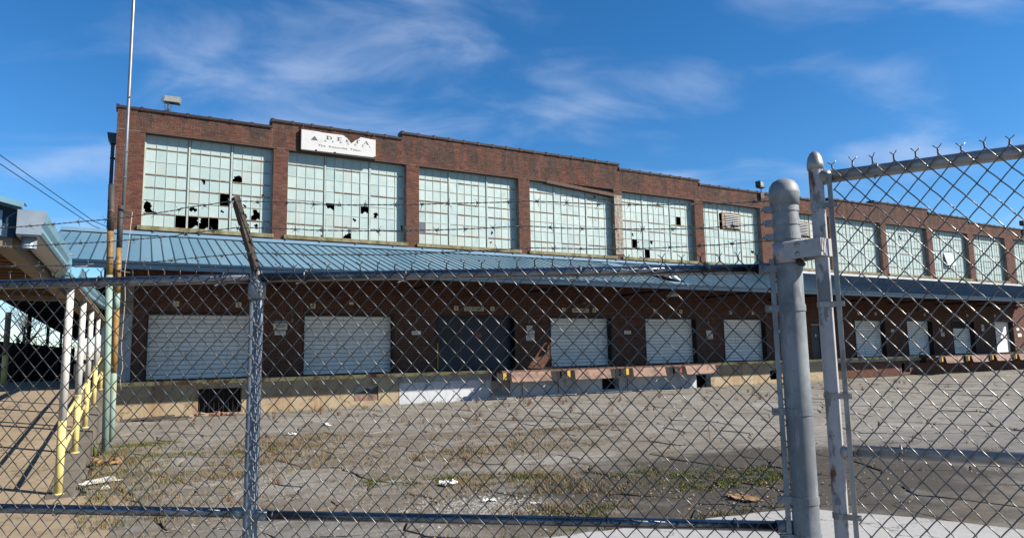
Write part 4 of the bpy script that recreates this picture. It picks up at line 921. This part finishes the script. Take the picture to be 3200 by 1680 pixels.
def band(mb, c, r, z, ear=None, h=.022, n=20):
    mb.lathe([(r, z-h/2), (r+.003, z-h/2), (r+.003, z+h/2), (r, z+h/2)], (c[0], c[1], 0), n, False)
    return mb
# ------------------------------------------------------------------ fence
fa = math.atan2(-.579, .815)
fe = thing('chain_link_fence', 'galvanised chain link fence with pipe rails and barbed wire on top', 'fence', (.443, 3.134, 0)); fe.rotation_euler = (0, 0, fa)
fabric(fe, .334, -42, 25, .0755, .081, 2.3035, 55, .0022, -.007)
def fb(mb, name, mat, par=fe): return mb.build(name, mat, par)
fb(MB().tube([(-3.1, .03, 2.302), (-1.2, .03, 2.291), (-.03, .03, 2.284)], .0215, 14), 'top_rail', 'galv_rail'); fb(MB().tube([(.03, .03, 2.286), (1.0, .03, 2.271), (2.215, .03, 2.254)], .0215, 14), 'top_rail', 'galv_rail')
fb(MB().tube([(-3.1, .03, 1.31), (-.06, .03, 1.278)], .0205, 14), 'middle_rail', 'galv_rail'); fb(MB().tube([(.06, .03, 1.270), (1.16, .03, 1.257), (2.21, .03, 1.243)], .0205, 14), 'middle_rail', 'galv_rail')
for (x, z) in ((-.05, 1.278), (.05, 1.270), (2.19, 1.243), (2.18, 2.254)): fb(MB().tube([(x-.03, .03, z), (x+.03, .03, z)], .0245, 14), 'rail_end_cup', 'galv_post')
for x in (0, -2.95):
    po = fb(MB().tube([(x-.008, .033, -.2), (x, .033, 2.2)], .030, 20), 'line_post', 'galv_post')
    fb(MB().lathe([(.0302, 2.19), (.0375, 2.19), (.038, 2.245), (.036, 2.255), (.022, 2.285), (.019, 2.315), (.0, 2.317)], (x, .033, 0), 20), 'loop_cap', 'galv_post', po)
    M_ = Matrix.Translation((x+.004, .03, 2.29)) @ Matrix.Rotation(R(-16), 4, 'Y') @ Matrix.Rotation(R(4), 4, 'X') @ Matrix.Rotation(R(-38), 4, 'Z')
    arm = fb(MB().box(-.018, .016, -.013, .013, 0, .372, M_), 'wooden_arm', 'wood_grey', po)
fb(band(MB(), (0, .033), .0302, 1.28, h=.03), 'brace_band', 'galv_post')
for (x, z) in ((.219, 2.283), (.673, 2.276), (1.42, 2.266), (1.942, 2.258), (-.757, 2.288), (-.157, 2.285)):
    pts = [(x+.012-.006*k/4, .03-.030*math.cos(k*math.pi/6)*1.05, z+.027*math.sin(k*math.pi/6)) for k in range(0, 11)] + [(x-.02, -.010, z-.035)]
    fb(MB().tube(pts, .0034, 6), 'wire_tie', 'galv_gate')
for (x, z) in ((.1, 1.269), (1.5, 1.254), (2.0, 1.246), (-.9, 1.287), (-.4, 1.282)):
    pts = [(x+.01-.006*k/4, .03-.029*math.cos(k*math.pi/6)*1.05, z+.026*math.sin(k*math.pi/6)) for k in range(0, 11)]; fb(MB().tube(pts, .003, 6), 'wire_tie', 'galv_gate')
fb(MB().box(2.189, 2.207, -.008, .001, .06, 2.29), 'tension_bar', 'galv_post')
# barbed wire strands
coil = MB(); coil.tube([(.0048*math.sin(k*1.2)*.0+k*.0009-.006, .0046*math.cos(k*1.25), .0046*math.sin(k*1.25)) for k in range(15)], .0017, 5)
for (a, b, c) in ((.9, .45, .5), (-.8, -.5, .7), (.6, -.7, -.6), (-.9, .5, -.5)): v = Vector((a*.5, b, c)).normalized(); coil.tube([v*.002, v*.024], [.0016, .0007], 5)
coil = coil.mesh('barb'); coil.materials.append(MAT['barb_metal'])
STR = [[(-3.1, 2.44), (-1.246, 2.552), (-.105, 2.628), (1.22, 2.572), (2.20, 2.528)], [(-3.1, 2.41), (-1.24, 2.465), (-.066, 2.506), (1.218, 2.463), (2.195, 2.432)], [(-3.1, 2.35), (-1.23, 2.373), (-.027, 2.390), (1.216, 2.371), (2.191, 2.364)]]
for si, pts in enumerate(STR):
    def zat(x):
        for (a, b) in zip(pts[:-1], pts[1:]):
            if a[0] <= x <= b[0]: t_ = (x-a[0])/(b[0]-a[0]); return a[1]+(b[1]-a[1])*t_ - .016*math.sin(math.pi*t_)+.003*noise.noise(Vector((x*4, si*7, 0)))
        return pts[-1][1]
    mb = MB(); N = 430
    for ph in (0, math.pi):
        pp = []
        for k in range(N+1):
            x = -3.1+(2.205+3.1)*k/N; a = x*2*math.pi/.055+ph; y = -.015 if abs(x+.06) < .3 else 0.0; pp.append((x, y+.0019*math.cos(a), zat(x)+.0019*math.sin(a)))
        mb.tube(pp, .0014, 5)
    bw = fb(mb, 'barbed_wire', 'barb_metal'); x = -3.0+si*.04
    while x < 2.15:
        o = bpy.data.objects.new('barb', coil); COL.objects.link(o); o.parent = bw; o.location = (x, 0, zat(x)); o.rotation_euler = (rnd.uniform(0, 6.28), rnd.gauss(0, .15), rnd.gauss(0, .15)); s = rnd.uniform(.85, 1.15); o.scale = (s, s, s); x += .125+rnd.uniform(-.012, .012)
for z in (2.62, 2.505, 2.39): fb(MB().tube([(-.07-(z-2.5)*.29, -.0, z+.012), (-.06-(z-2.5)*.29, -.026, z), (-.07-(z-2.5)*.29, 0, z-.012)], .0025, 6), 'staple', 'galv_gate')
# terminal post
tp = fb(MB().lathe([(.05, -.2), (.05, 2.53)], (2.265, .0, 0), 32), 'terminal_post', 'galv_post')
fb(MB().lathe([(.0505, 2.505), (.0565, 2.505), (.0575, 2.545), (.061, 2.552), (.060, 2.562), (.055, 2.585), (.043, 2.604), (.024, 2.615), (0, 2.618)], (2.265, 0, 0), 32), 'dome_cap', 'galv_post', tp)
for z in (2.492, 2.436, 2.378, 2.25, 2.09, 1.685, 1.352, 1.21):
    mb = band(MB(), (2.265, 0), .0502, z, h=.026, n=32); wide = z > 2.3
    mb.box(2.165 if not wide else 2.185, 2.222, -.012, -.006, z-.013, z+.013); mb.box(2.165 if not wide else 2.185, 2.222, .004, .009, z-.013, z+.013)
    b_ = fb(mb, 'post_band', 'galv_post', tp); fb(MB().tube([(2.178, -.018, z), (2.178, .016, z)], .0075, 10), 'bolt', 'galv_rail', tp)
# ------------------------------------------------------------------ gate
ga = math.atan2(-.858, .513)
gt = thing('chain_link_gate', 'chain link gate in a peeling white painted pipe frame hung on the terminal post', 'gate', (2.326, 1.63, 0)); gt.rotation_euler = (0, 0, ga)
fabric(gt, .006, 0, 25, .0696, .0826, 2.617, 58, .0024, 0, 'gate_wire')
fb(MB().lathe([(.0265, .08), (.0265, 2.64)], (-.055, .01, 0), 24), 'gate_stile', 'peeling', gt)
fb(MB().lathe([(.0268, 2.625), (.0305, 2.625), (.031, 2.645), (.030, 2.652), (.026, 2.672), (.018, 2.688), (.008, 2.697), (0, 2.699)], (-.055, .01, 0), 24), 'stile_cap', 'galv_gate', gt)
fb(MB().lathe([(.026, .08), (.026, 2.64)], (1.78, .02, 0), 20), 'gate_stile', 'peeling', gt)
fb(MB().tube([(-.03, .026, 2.592), (1.76, .026, 2.592)], .0245, 16), 'top_rail', 'galv_gate', gt); fb(MB().tube([(-.03, .026, 1.548), (1.76, .026, 1.556)], .023, 16), 'middle_rail', 'galv_gate', gt); fb(MB().tube([(-.03, .026, .12), (1.76, .026, .12)], .0235, 16), 'bottom_rail', 'galv_gate', gt)
for z in (2.592, 1.548): fb(MB().tube([(-.045, .018, z), (-.02, .024, z), (-.005, .026, z)], [.033, .030, .026], 16), 'weld', 'galv_gate', gt)
fb(MB().box(-.016, .001, -.006, .001, .1, 2.60), 'tension_bar', 'galv_gate', gt)
for z in (2.475, 2.095, 1.753, 1.317, .9, .4):
    mb = band(MB(), (-.055, .01), .0268, z, h=.020, n=24); mb.box(-.045, .014, -.013, -.008, z-.010, z+.010); b_ = fb(mb, 'stile_band', 'galv_gate', gt); fb(MB().tube([(.004, -.018, z), (.004, .006, z)], .0075, 12), 'bolt', 'galv_gate', gt)
for x in (.15, .72, 1.3):
    for z, r_ in ((2.592, .028), (1.552, .0265)):
        pts = [(x+.01-.006*k/4, .026-r_*1.1*math.cos(k*math.pi/6), z+(r_+.001)*math.sin(k*math.pi/6)) for k in range(11)]; fb(MB().tube(pts, .003, 6), 'wire_tie', 'galv_gate', gt)
# latch clamp joining gate and post (part of the gate)
Mi = Matrix.Translation((2.326, 1.63, 0)) @ Matrix.Rotation(ga, 4, 'Z'); Mi.invert()
Mf = Matrix.Translation((.443, 3.134, 0)) @ Matrix.Rotation(fa, 4, 'Z')
pc = Mi @ Mf @ Vector((2.265, 0, 0)); st = Vector((-.055, .01, 0)); dv = (st-pc); ln = dv.length; th = math.atan2(dv.y, dv.x)
Mc = Matrix.Translation((pc.x, pc.y, 2.313)) @ Matrix.Rotation(th, 4, 'Z')
mb = MB(); mb.lathe([(.0512, 2.27), (.0575, 2.27), (.0575, 2.352), (.0512, 2.352)], (pc.x, pc.y, 0), 28)
cl = fb(mb, 'latch_collar', 'peeling', gt)
for sgn in (-1, 1):
    o = MB().box(.02, ln+.03, -.003, .003, -.034, .034, Mc @ Matrix.Translation((0, sgn*.054, 0))).build('latch_plate', 'peeling', gt)
side = -1 if (Mc @ Vector((0, -1, 0))).y < (Mc @ Vector((0, 1, 0))).y else 1
for (u, z) in ((.075, .018), (.075, -.018)): fb(MB().lathe([(.0105, 0), (.0085, .006), (0, .008)], (0, 0, 0), 14), 'bolt_head', 'galv_gate', gt).matrix_local = Mc @ Matrix.Translation((u, side*.057, z)) @ Matrix.Rotation(R(90)*(1 if side < 0 else -1), 4, 'X')
fb(MB().box(ln+.024, ln+.031, -.056, .056, -.034, .034, Mc), 'latch_end', 'peeling', gt)
fb(MB().tube([Mc @ Vector((.06, -.03*side*-1, -.036)), Mc @ Vector((.07, side*.03, -.05)), Mc @ Vector((.085, side*.03, -.06))], [.012, .014, .008], 8), 'rusty_bolt', 'steel_dark', gt)

# ================================================================== BACKGROUND, LEFT
def tree(loc, h, seed, label):
    q = random.Random(seed); t_ = thing('bare_tree', label, 'tree', loc, 'bare trees beyond the ramp'); tr = MB(); cr = MB()
    def grow(p, d, l, r, lev):
        n = 4; pts = [p]; dd = d.copy()
        for i in range(n): dd = (dd+Vector((q.gauss(0, .13), q.gauss(0, .13), .04))).normalized(); pts.append(pts[-1]+dd*l/n)
        (tr if lev < 2 else cr).tube(pts, [r*(1-.4*i/n) for i in range(n+1)], 6 if lev < 2 else 3, False)
        if lev >= 5: return
        for i in range(q.choice((3, 3, 4)) if lev < 4 else 3):
            u = q.uniform(.35, 1); k = min(n-1, int(u*n)); b = pts[k].lerp(pts[k+1], u*n-k); ax = Vector((q.gauss(0, 1), q.gauss(0, 1), q.gauss(0, .5))).normalized()
            grow(b, (dd*.75+ax*.75+Vector((0, 0, .15))).normalized(), l*q.uniform(.5, .75), max(.006, r*.5), lev+1)
    grow(Vector((0, 0, -.2)), Vector((0, 0, 1)), h*.36, h*.017, 0)
    tr.build('trunk', 'bark', t_); cr.build('crown', 'bark', t_)
tree((-7.9, 62, 0), 10.5, 1, 'tall bare tree rising behind the far dark fence')
tree((-10.3, 74, 0), 11, 2, 'wide bare tree standing furthest behind the far dark fence')
tree((-8.0, 88, 0), 7.5, 3, 'small bare tree beside the roof of the far shed')
tree((-5.6, 96, 0), 6.5, 4, 'slim bare tree showing between the white ramp posts')
bf = thing('far_fence', 'tall dark slatted chain link fence with barbed arms beyond the ramp', 'fence', (-5.2, 38, 0)); 
for k in range(9):
    y = 31+k*3.2-38; x = .62-k*-.12+.0
    x = .5+k*.12
    po = MB().tube([(x, y, -.1), (x, y, 2.75)], .05, 6).build('fence_post', 'far_dark', bf); MB().tube([(x, y, 2.72), (x-.32, y-.05, 3.1)], .025, 5).build('barb_arm', 'far_dark', po)
for k in range(130):
    y = 31+k*.2-38; x = .5+k*.0075; MB().box(x-.01, x+.01, y, y+.165, 0, 2.7).build('privacy_slat', 'far_dark', bf)
for k in range(3): MB().tube([(.5-.1*(k+1), -7, 2.8+.11*k), (1.46-.1*(k+1), 18.6, 2.8+.11*k)], .006, 4).build('barbed_wire', 'far_dark', bf)
sh = thing('far_shed', 'long low pale roofed shed far behind the ramp', 'building', (-8, 80, 0))
MB().box(-14, 9, 0, 8, 0, 1.9).build('wall', 'far_dark', sh); MB().prism([(-.4, 1.9), (8.4, 1.9), (8.4, 2.3), (4, 2.75), (-.4, 2.3)], (-14.3, 0, 0), (0, 1, 0), (0, 0, 1), (1, 0, 0), 23.6).build('roof', 'far_white', sh)
for k in range(7): MB().box(-12+k*3, -10.8+k*3, -.03, -.002, .7, 1.5).build('window', 'far_white', sh)
for (a, b, l, dz) in (((-9.8, 8, 9.7), (-1.27, 33, 7.34), 'upper of two black power cables sloping down to the side wall', .0), ((-9.8, 8, 9.2), (-1.26, 33, 7.15), 'lower of two black power cables sloping down to the side wall', 0)):
    # anchored on the flank of the warehouse and on a pole out to the left
    a = Vector((-3.69, 24, 7.9+dz)) if 'upper' in l else Vector((-3.675, 24, 7.64)); b = Vector(b); dirn = (a-b); a2 = b+dirn*4.2
    pts = [b.lerp(a2, k/24)-Vector((0, 0, .35*math.sin(math.pi*k/24)*0)) for k in range(25)]; pts[0] = Vector((-.905, 33, b.z))
    tag(MB().tube(pts, .014, 5).build('power_cable', 'cable'), l, 'cable')
up_ = thing('utility_pole', 'wooden utility pole carrying the two power cables', 'pole', (-11.5, -4.8, 0)); MB().tube([(0, 0, -.5), (0, 0, 10.6)], [.16, .11], 10).build('shaft', 'wood_grey', up_); MB().box(-1, 1, -.05, .05, 9.6, 9.72).build('crossarm', 'wood_grey', up_)

# ================================================================== LITTER
def crumple(name, loc, s, mat, label, cat, seed, flat=.5):
    q = random.Random(seed); bm = bmesh.new(); bmesh.ops.create_grid(bm, x_segments=9, y_segments=7, size=1)
    for v in bm.verts:
        n_ = noise.noise_vector(Vector((v.co.x*1.6+seed, v.co.y*1.6, seed*.7)))*.45; n2 = noise.noise_vector(Vector((v.co.x*4+seed, v.co.y*4, seed)))*.2
        v.co = Vector(((v.co.x+n_.x)*s, (v.co.y*.6+n_.y)*s, (abs(n_.z)*1.2+abs(n2.z))*s*flat+.012))
    me = bpy.data.meshes.new(name); bm.to_mesh(me); bm.free(); o = tag(obj(name, me, mat, None, loc), label, cat); o.rotation_euler = (0, 0, q.uniform(0, 6)); return o
crumple('plastic_scrap', (4.09, 9.41, 0), .16, 'plastic', 'largest white plastic scrap lying on the mossy grass clump', 'litter', 1, 1.2)
crumple('plastic_scrap', (4.12, 8.14, 0), .09, 'plastic', 'small white scrap beside the broken stones', 'litter', 2, 1)
crumple('plastic_bag', (3.43, 17.4, 0), .14, 'plastic', 'white bag caught in the dry grass before the dock', 'litter', 3, 1.2)
crumple('plastic_bag', (4.7, 19.1, 0), .15, 'plastic', 'white bag on bare paving between grass and dock', 'litter', 4, 1.3)
crumple('plastic_sheet', (-.42, 12.75, 0), .30, 'plastic', 'flat white plastic sheet at the foot of the ramp kerb', 'litter', 5, .35)
crumple('plastic_scrap', (-.30, 12.1, 0), .12, 'plastic', 'white scrap nearest the start of the ramp kerb', 'litter', 6, .8)
crumple('cardboard', (-.40, 14.9, 0), .33, 'cardboard', 'folded brown cardboard leaning by the ramp kerb', 'litter', 7, .9)
crumple('paper_sheet', (6.95, 6.45, 0), .22, 'cardboard', 'curled tan sheet of paper on the dark dirt by the apron', 'litter', 8, .35)
crumple('plastic_scrap', (4.56, 7.68, 0), .07, 'plastic', 'tiny white scrap on dry grass near the apron', 'litter', 9, .8)
crumple('plastic_scrap', (7.36, 6.15, .0), .08, 'plastic', 'white scrap beside the curled tan paper', 'litter', 10, .8)
tag(MB().lathe([(.0, 0), (.035, 0), (.036, .17), (.018, .21), (.014, .25), (.0, .25)], (-.62, 16.3, .0), 10).build('plastic_bottle', 'green_grass'), 'green plastic bottle standing against the ramp kerb', 'bottle')
# fallen bricks and charred planks below the dock's opening
bm_ = MB().box(-.1, .1, -.05, .05, 0, .057).mesh('fallen_brick'); bm_.materials.append(MAT['rubble'])
for k in range(46):
    u = rnd.random(); x = -.1+3.5*u; y = 24.72-rnd.random()*.35-.15*math.sin(u*6); o = bpy.data.objects.new('fallen_brick', bm_); COL.objects.link(o); s = rnd.uniform(.45, 1)
    o.location = (x, y, .005+rnd.random()*.09*(1 if u > .45 else .3)); o.scale = (s, rnd.uniform(.7, 1), rnd.uniform(.7, 1)); o.rotation_euler = (rnd.gauss(0, .25), rnd.gauss(0, .25), rnd.uniform(0, 6)); tag(o, 'broken red brick in the rubble below the dock opening', 'brick', 'fallen bricks below the dock opening')
for (x, y, l, a, lab) in ((-.3, 24.3, 1.5, .12, 'charred plank lying left of the brick rubble'), (.4, 24.1, 1.2, -.2, 'shorter charred plank in front of the brick rubble')):
    o = tag(MB().box(0, l, -.09, .09, .0, .05).build('plank', 'burnt_wood'), lab, 'plank'); o.location = (x, y, .03); o.rotation_euler = (0, R(-2), a)
for (x, y, lab) in ((13.4, 24.4, 'pale concrete block on the ground under the first drop plate'), (14.6, 24.1, 'flat concrete lump left of the sunlit slivers on the dock wall')):
    o = tag(MB().box(-.2, .2, -.08, .08, 0, .08).build('concrete_lump', 'dock_grey'), lab, 'block'); o.location = (x, y, 0.005); o.rotation_euler = (0, 0, rnd.uniform(-.3, .3))

# ================================================================== WEEDS
def blades(mb, x, y, n, h, spread, lean_=.5, w=.004, z=0):
    for _ in range(n):
        a = rnd.uniform(0, 6.283); rr = abs(rnd.gauss(0, spread)); px, py = x+rr*math.cos(a), y+rr*math.sin(a); hh = h*rnd.uniform(.4, 1.15); b = rnd.uniform(0, 6.283); l = lean_*hh*rnd.uniform(.3, 1.2)
        ex, ey = math.cos(b), math.sin(b); wx, wy = -ey*w, ex*w
        mb.v += [(px-wx, py-wy, z), (px+wx, py+wy, z), (px+ex*l*.35+wx*.7, py+ey*l*.35+wy*.7, z+hh*.6), (px+ex*l*.35-wx*.7, py+ey*l*.35-wy*.7, z+hh*.6), (px+ex*l, py+ey*l, z+hh)]
        o = len(mb.v)-5; mb.f += [(o, o+1, o+2, o+3), (o+3, o+2, o+4)]; mb.sm += [False, False]
def mask(x, y, lst):
    return max([math.exp(-(((x-cx)/sx_)**2+((y-cy)/sy_)**2)) for (cx, cy, sx_, sy_) in lst])
dry = MB(); weed = MB(); green = MB()
D = [(1.2, 12.3, 1.1, .8), (1.0, 9.6, .9, .5), (3.2, 15.6, 1.5, 1.6), (2.6, 13.6, 1.1, 1.3), (4.9, 9.1, 1.5, .75), (5.6, 12.2, 1.6, 1.0), (5.6, 8.5, 1.1, .8), (7.2, 12.5, 1.3, .8), (4.5, 7.2, .9, .45), (9.2, 14.2, 1.8, .5)]
G = [(4.2, 9.9, .5, .3), (5.2, 9.4, .45, .3), (4.75, 7.0, .45, .22), (7.6, 8.0, .9, .35), (8.2, 7.2, .7, .25), (7.2, 7.4, .5, .2), (8.9, 7.6, .6, .2), (3.4, 10.3, .4, .25), (2.2, 15, .6, .3), (7.0, 8.6, .4, .2), (.5, 15.5, .7, .3), (.2, 17.7, .6, .3)]
for _ in range(75000):
    x, y = rnd.uniform(.4, 12), rnd.uniform(5.9, 20); m = mask(x, y, D)*(.35+1.1*max(0, noise.noise(Vector((x*1.7, y*1.7, 5)))+.35))
    if rnd.random() < m*.55: blades(dry, x, y, 4, .045+.05*m, .06, 1.8, .0035)
for (cx, cy, sx_, sy_) in G:
    for _ in range(int(1500*sx_)):
        x, y = rnd.gauss(cx, sx_*.6), rnd.gauss(cy, sy_*.7)
        if noise.noise(Vector((x*4, y*4, 2))) > -.12: blades(green, x, y, 4, .03, .03, .6, .005)
for (x, y) in crack_pts:
    if x > 45: continue
    nz = noise.noise(Vector((x*.35, y*.35, 8)))
    p = .16 + .5*mask(x, y, D) + .22*max(0, nz)
    if rnd.random() < p and y > 5.8:
        k = rnd.random(); h = .04+.05*rnd.random()
        if k < .62: blades(dry, x, y, rnd.randint(5, 14), h, .05, .9)
        elif k < .82: blades(weed, x, y, rnd.randint(5, 12), h*1.1, .045, .7)
        else: blades(green, x, y, rnd.randint(6, 14), .028, .05, .6, .005)
for _ in range(95):                    # taller reddish weeds near the dock
    x, y = rnd.uniform(2, 34), rnd.uniform(16.5, 24.6); blades(weed, x, y, rnd.randint(14, 34), rnd.uniform(.12, .30), .05, .75, .004)
for _ in range(38):                    # thin dead stalks
    x, y = rnd.uniform(.8, 12), rnd.uniform(10, 23); blades(weed, x, y, rnd.randint(3, 6), rnd.uniform(.25, .55), .05, .5, .003)
for _ in range(520): x, y = -.55+abs(rnd.gauss(0, .55)), rnd.uniform(9.2, 17); blades(dry if rnd.random() < .65 else green, x, y, rnd.randint(6, 16), rnd.uniform(.04, .14), .07, .9)
for _ in range(150): x = rnd.uniform(-.5, 33); blades(dry if rnd.random() < .6 else weed, x, 25.12-abs(rnd.gauss(0, .08)), rnd.randint(5, 12), rnd.uniform(.04, .12), .06, .8)
for _ in range(160): x = rnd.uniform(3.2, 7.3); blades(dry if rnd.random() < .5 else green, x, 6.32-.0-(x-3.9)*.16+rnd.gauss(0.05, .07), rnd.randint(4, 10), rnd.uniform(.02, .06), .06, .8)
tag(dry.build('dry_grass', 'dry_grass'), 'dry tan grass growing in the broken paving', 'grass', kind='stuff')
tag(weed.build('dead_weeds', 'rust_weed'), 'reddish dead weeds standing in the cracks of the yard', 'weeds', kind='stuff')
tag(green.build('moss', 'green_grass'), 'short green moss and grass tufts on the yard', 'moss', kind='stuff')
gr = MB(); lf = MB()
def pebble(mb, x, y, s):
    p = [(x+rnd.uniform(-s, s), y+rnd.uniform(-s, s), abs(rnd.uniform(0, s*.9))) for _ in range(2)]
    mb.add([(x-s, y-s*.6*rnd.random(), 0.004), (x+s, y-s*.5, .004), (x+s*.3, y+s, .004), (x+rnd.uniform(-.3, .3)*s, y, s*.9), (x-s*.5, y+s*.4, s*.5)], [(0, 1, 3), (1, 2, 3), (2, 4, 3), (4, 0, 3)])
for _ in range(1300): pebble(gr, rnd.gauss(3.75, .45), rnd.gauss(7.9, .35), rnd.uniform(.008, .03))
for _ in range(4200): pebble(gr, rnd.uniform(-.5, 12), rnd.uniform(5.6, 15), rnd.uniform(.005, .02))
for _ in range(900): pebble(gr, rnd.uniform(-.2, 3), rnd.uniform(8.4, 11.5), rnd.uniform(.005, .02))
tag(gr.build('gravel', 'gravel'), 'loose gravel scattered over the broken paving', 'gravel', kind='stuff')
for _ in range(420):
    x, y = (rnd.gauss(7.4, 1.1), rnd.gauss(6.9, .7)) if rnd.random() < .55 else (rnd.uniform(0, 12), rnd.uniform(6.2, 18)); s = rnd.uniform(.012, .035); a = rnd.uniform(0, 6.28); c, s2 = math.cos(a)*s, math.sin(a)*s
    lf.add([(x-c, y-s2, .012), (x+s2*.5, y-c*.5, .02+rnd.random()*.015), (x+c, y+s2, .012), (x-s2*.5, y+c*.5, .02+rnd.random()*.015)], [(0, 1, 2), (0, 2, 3)])
tag(lf.build('fallen_leaves', 'leaf'), 'dry fallen leaves on the dirt by the apron', 'leaves', kind='stuff')
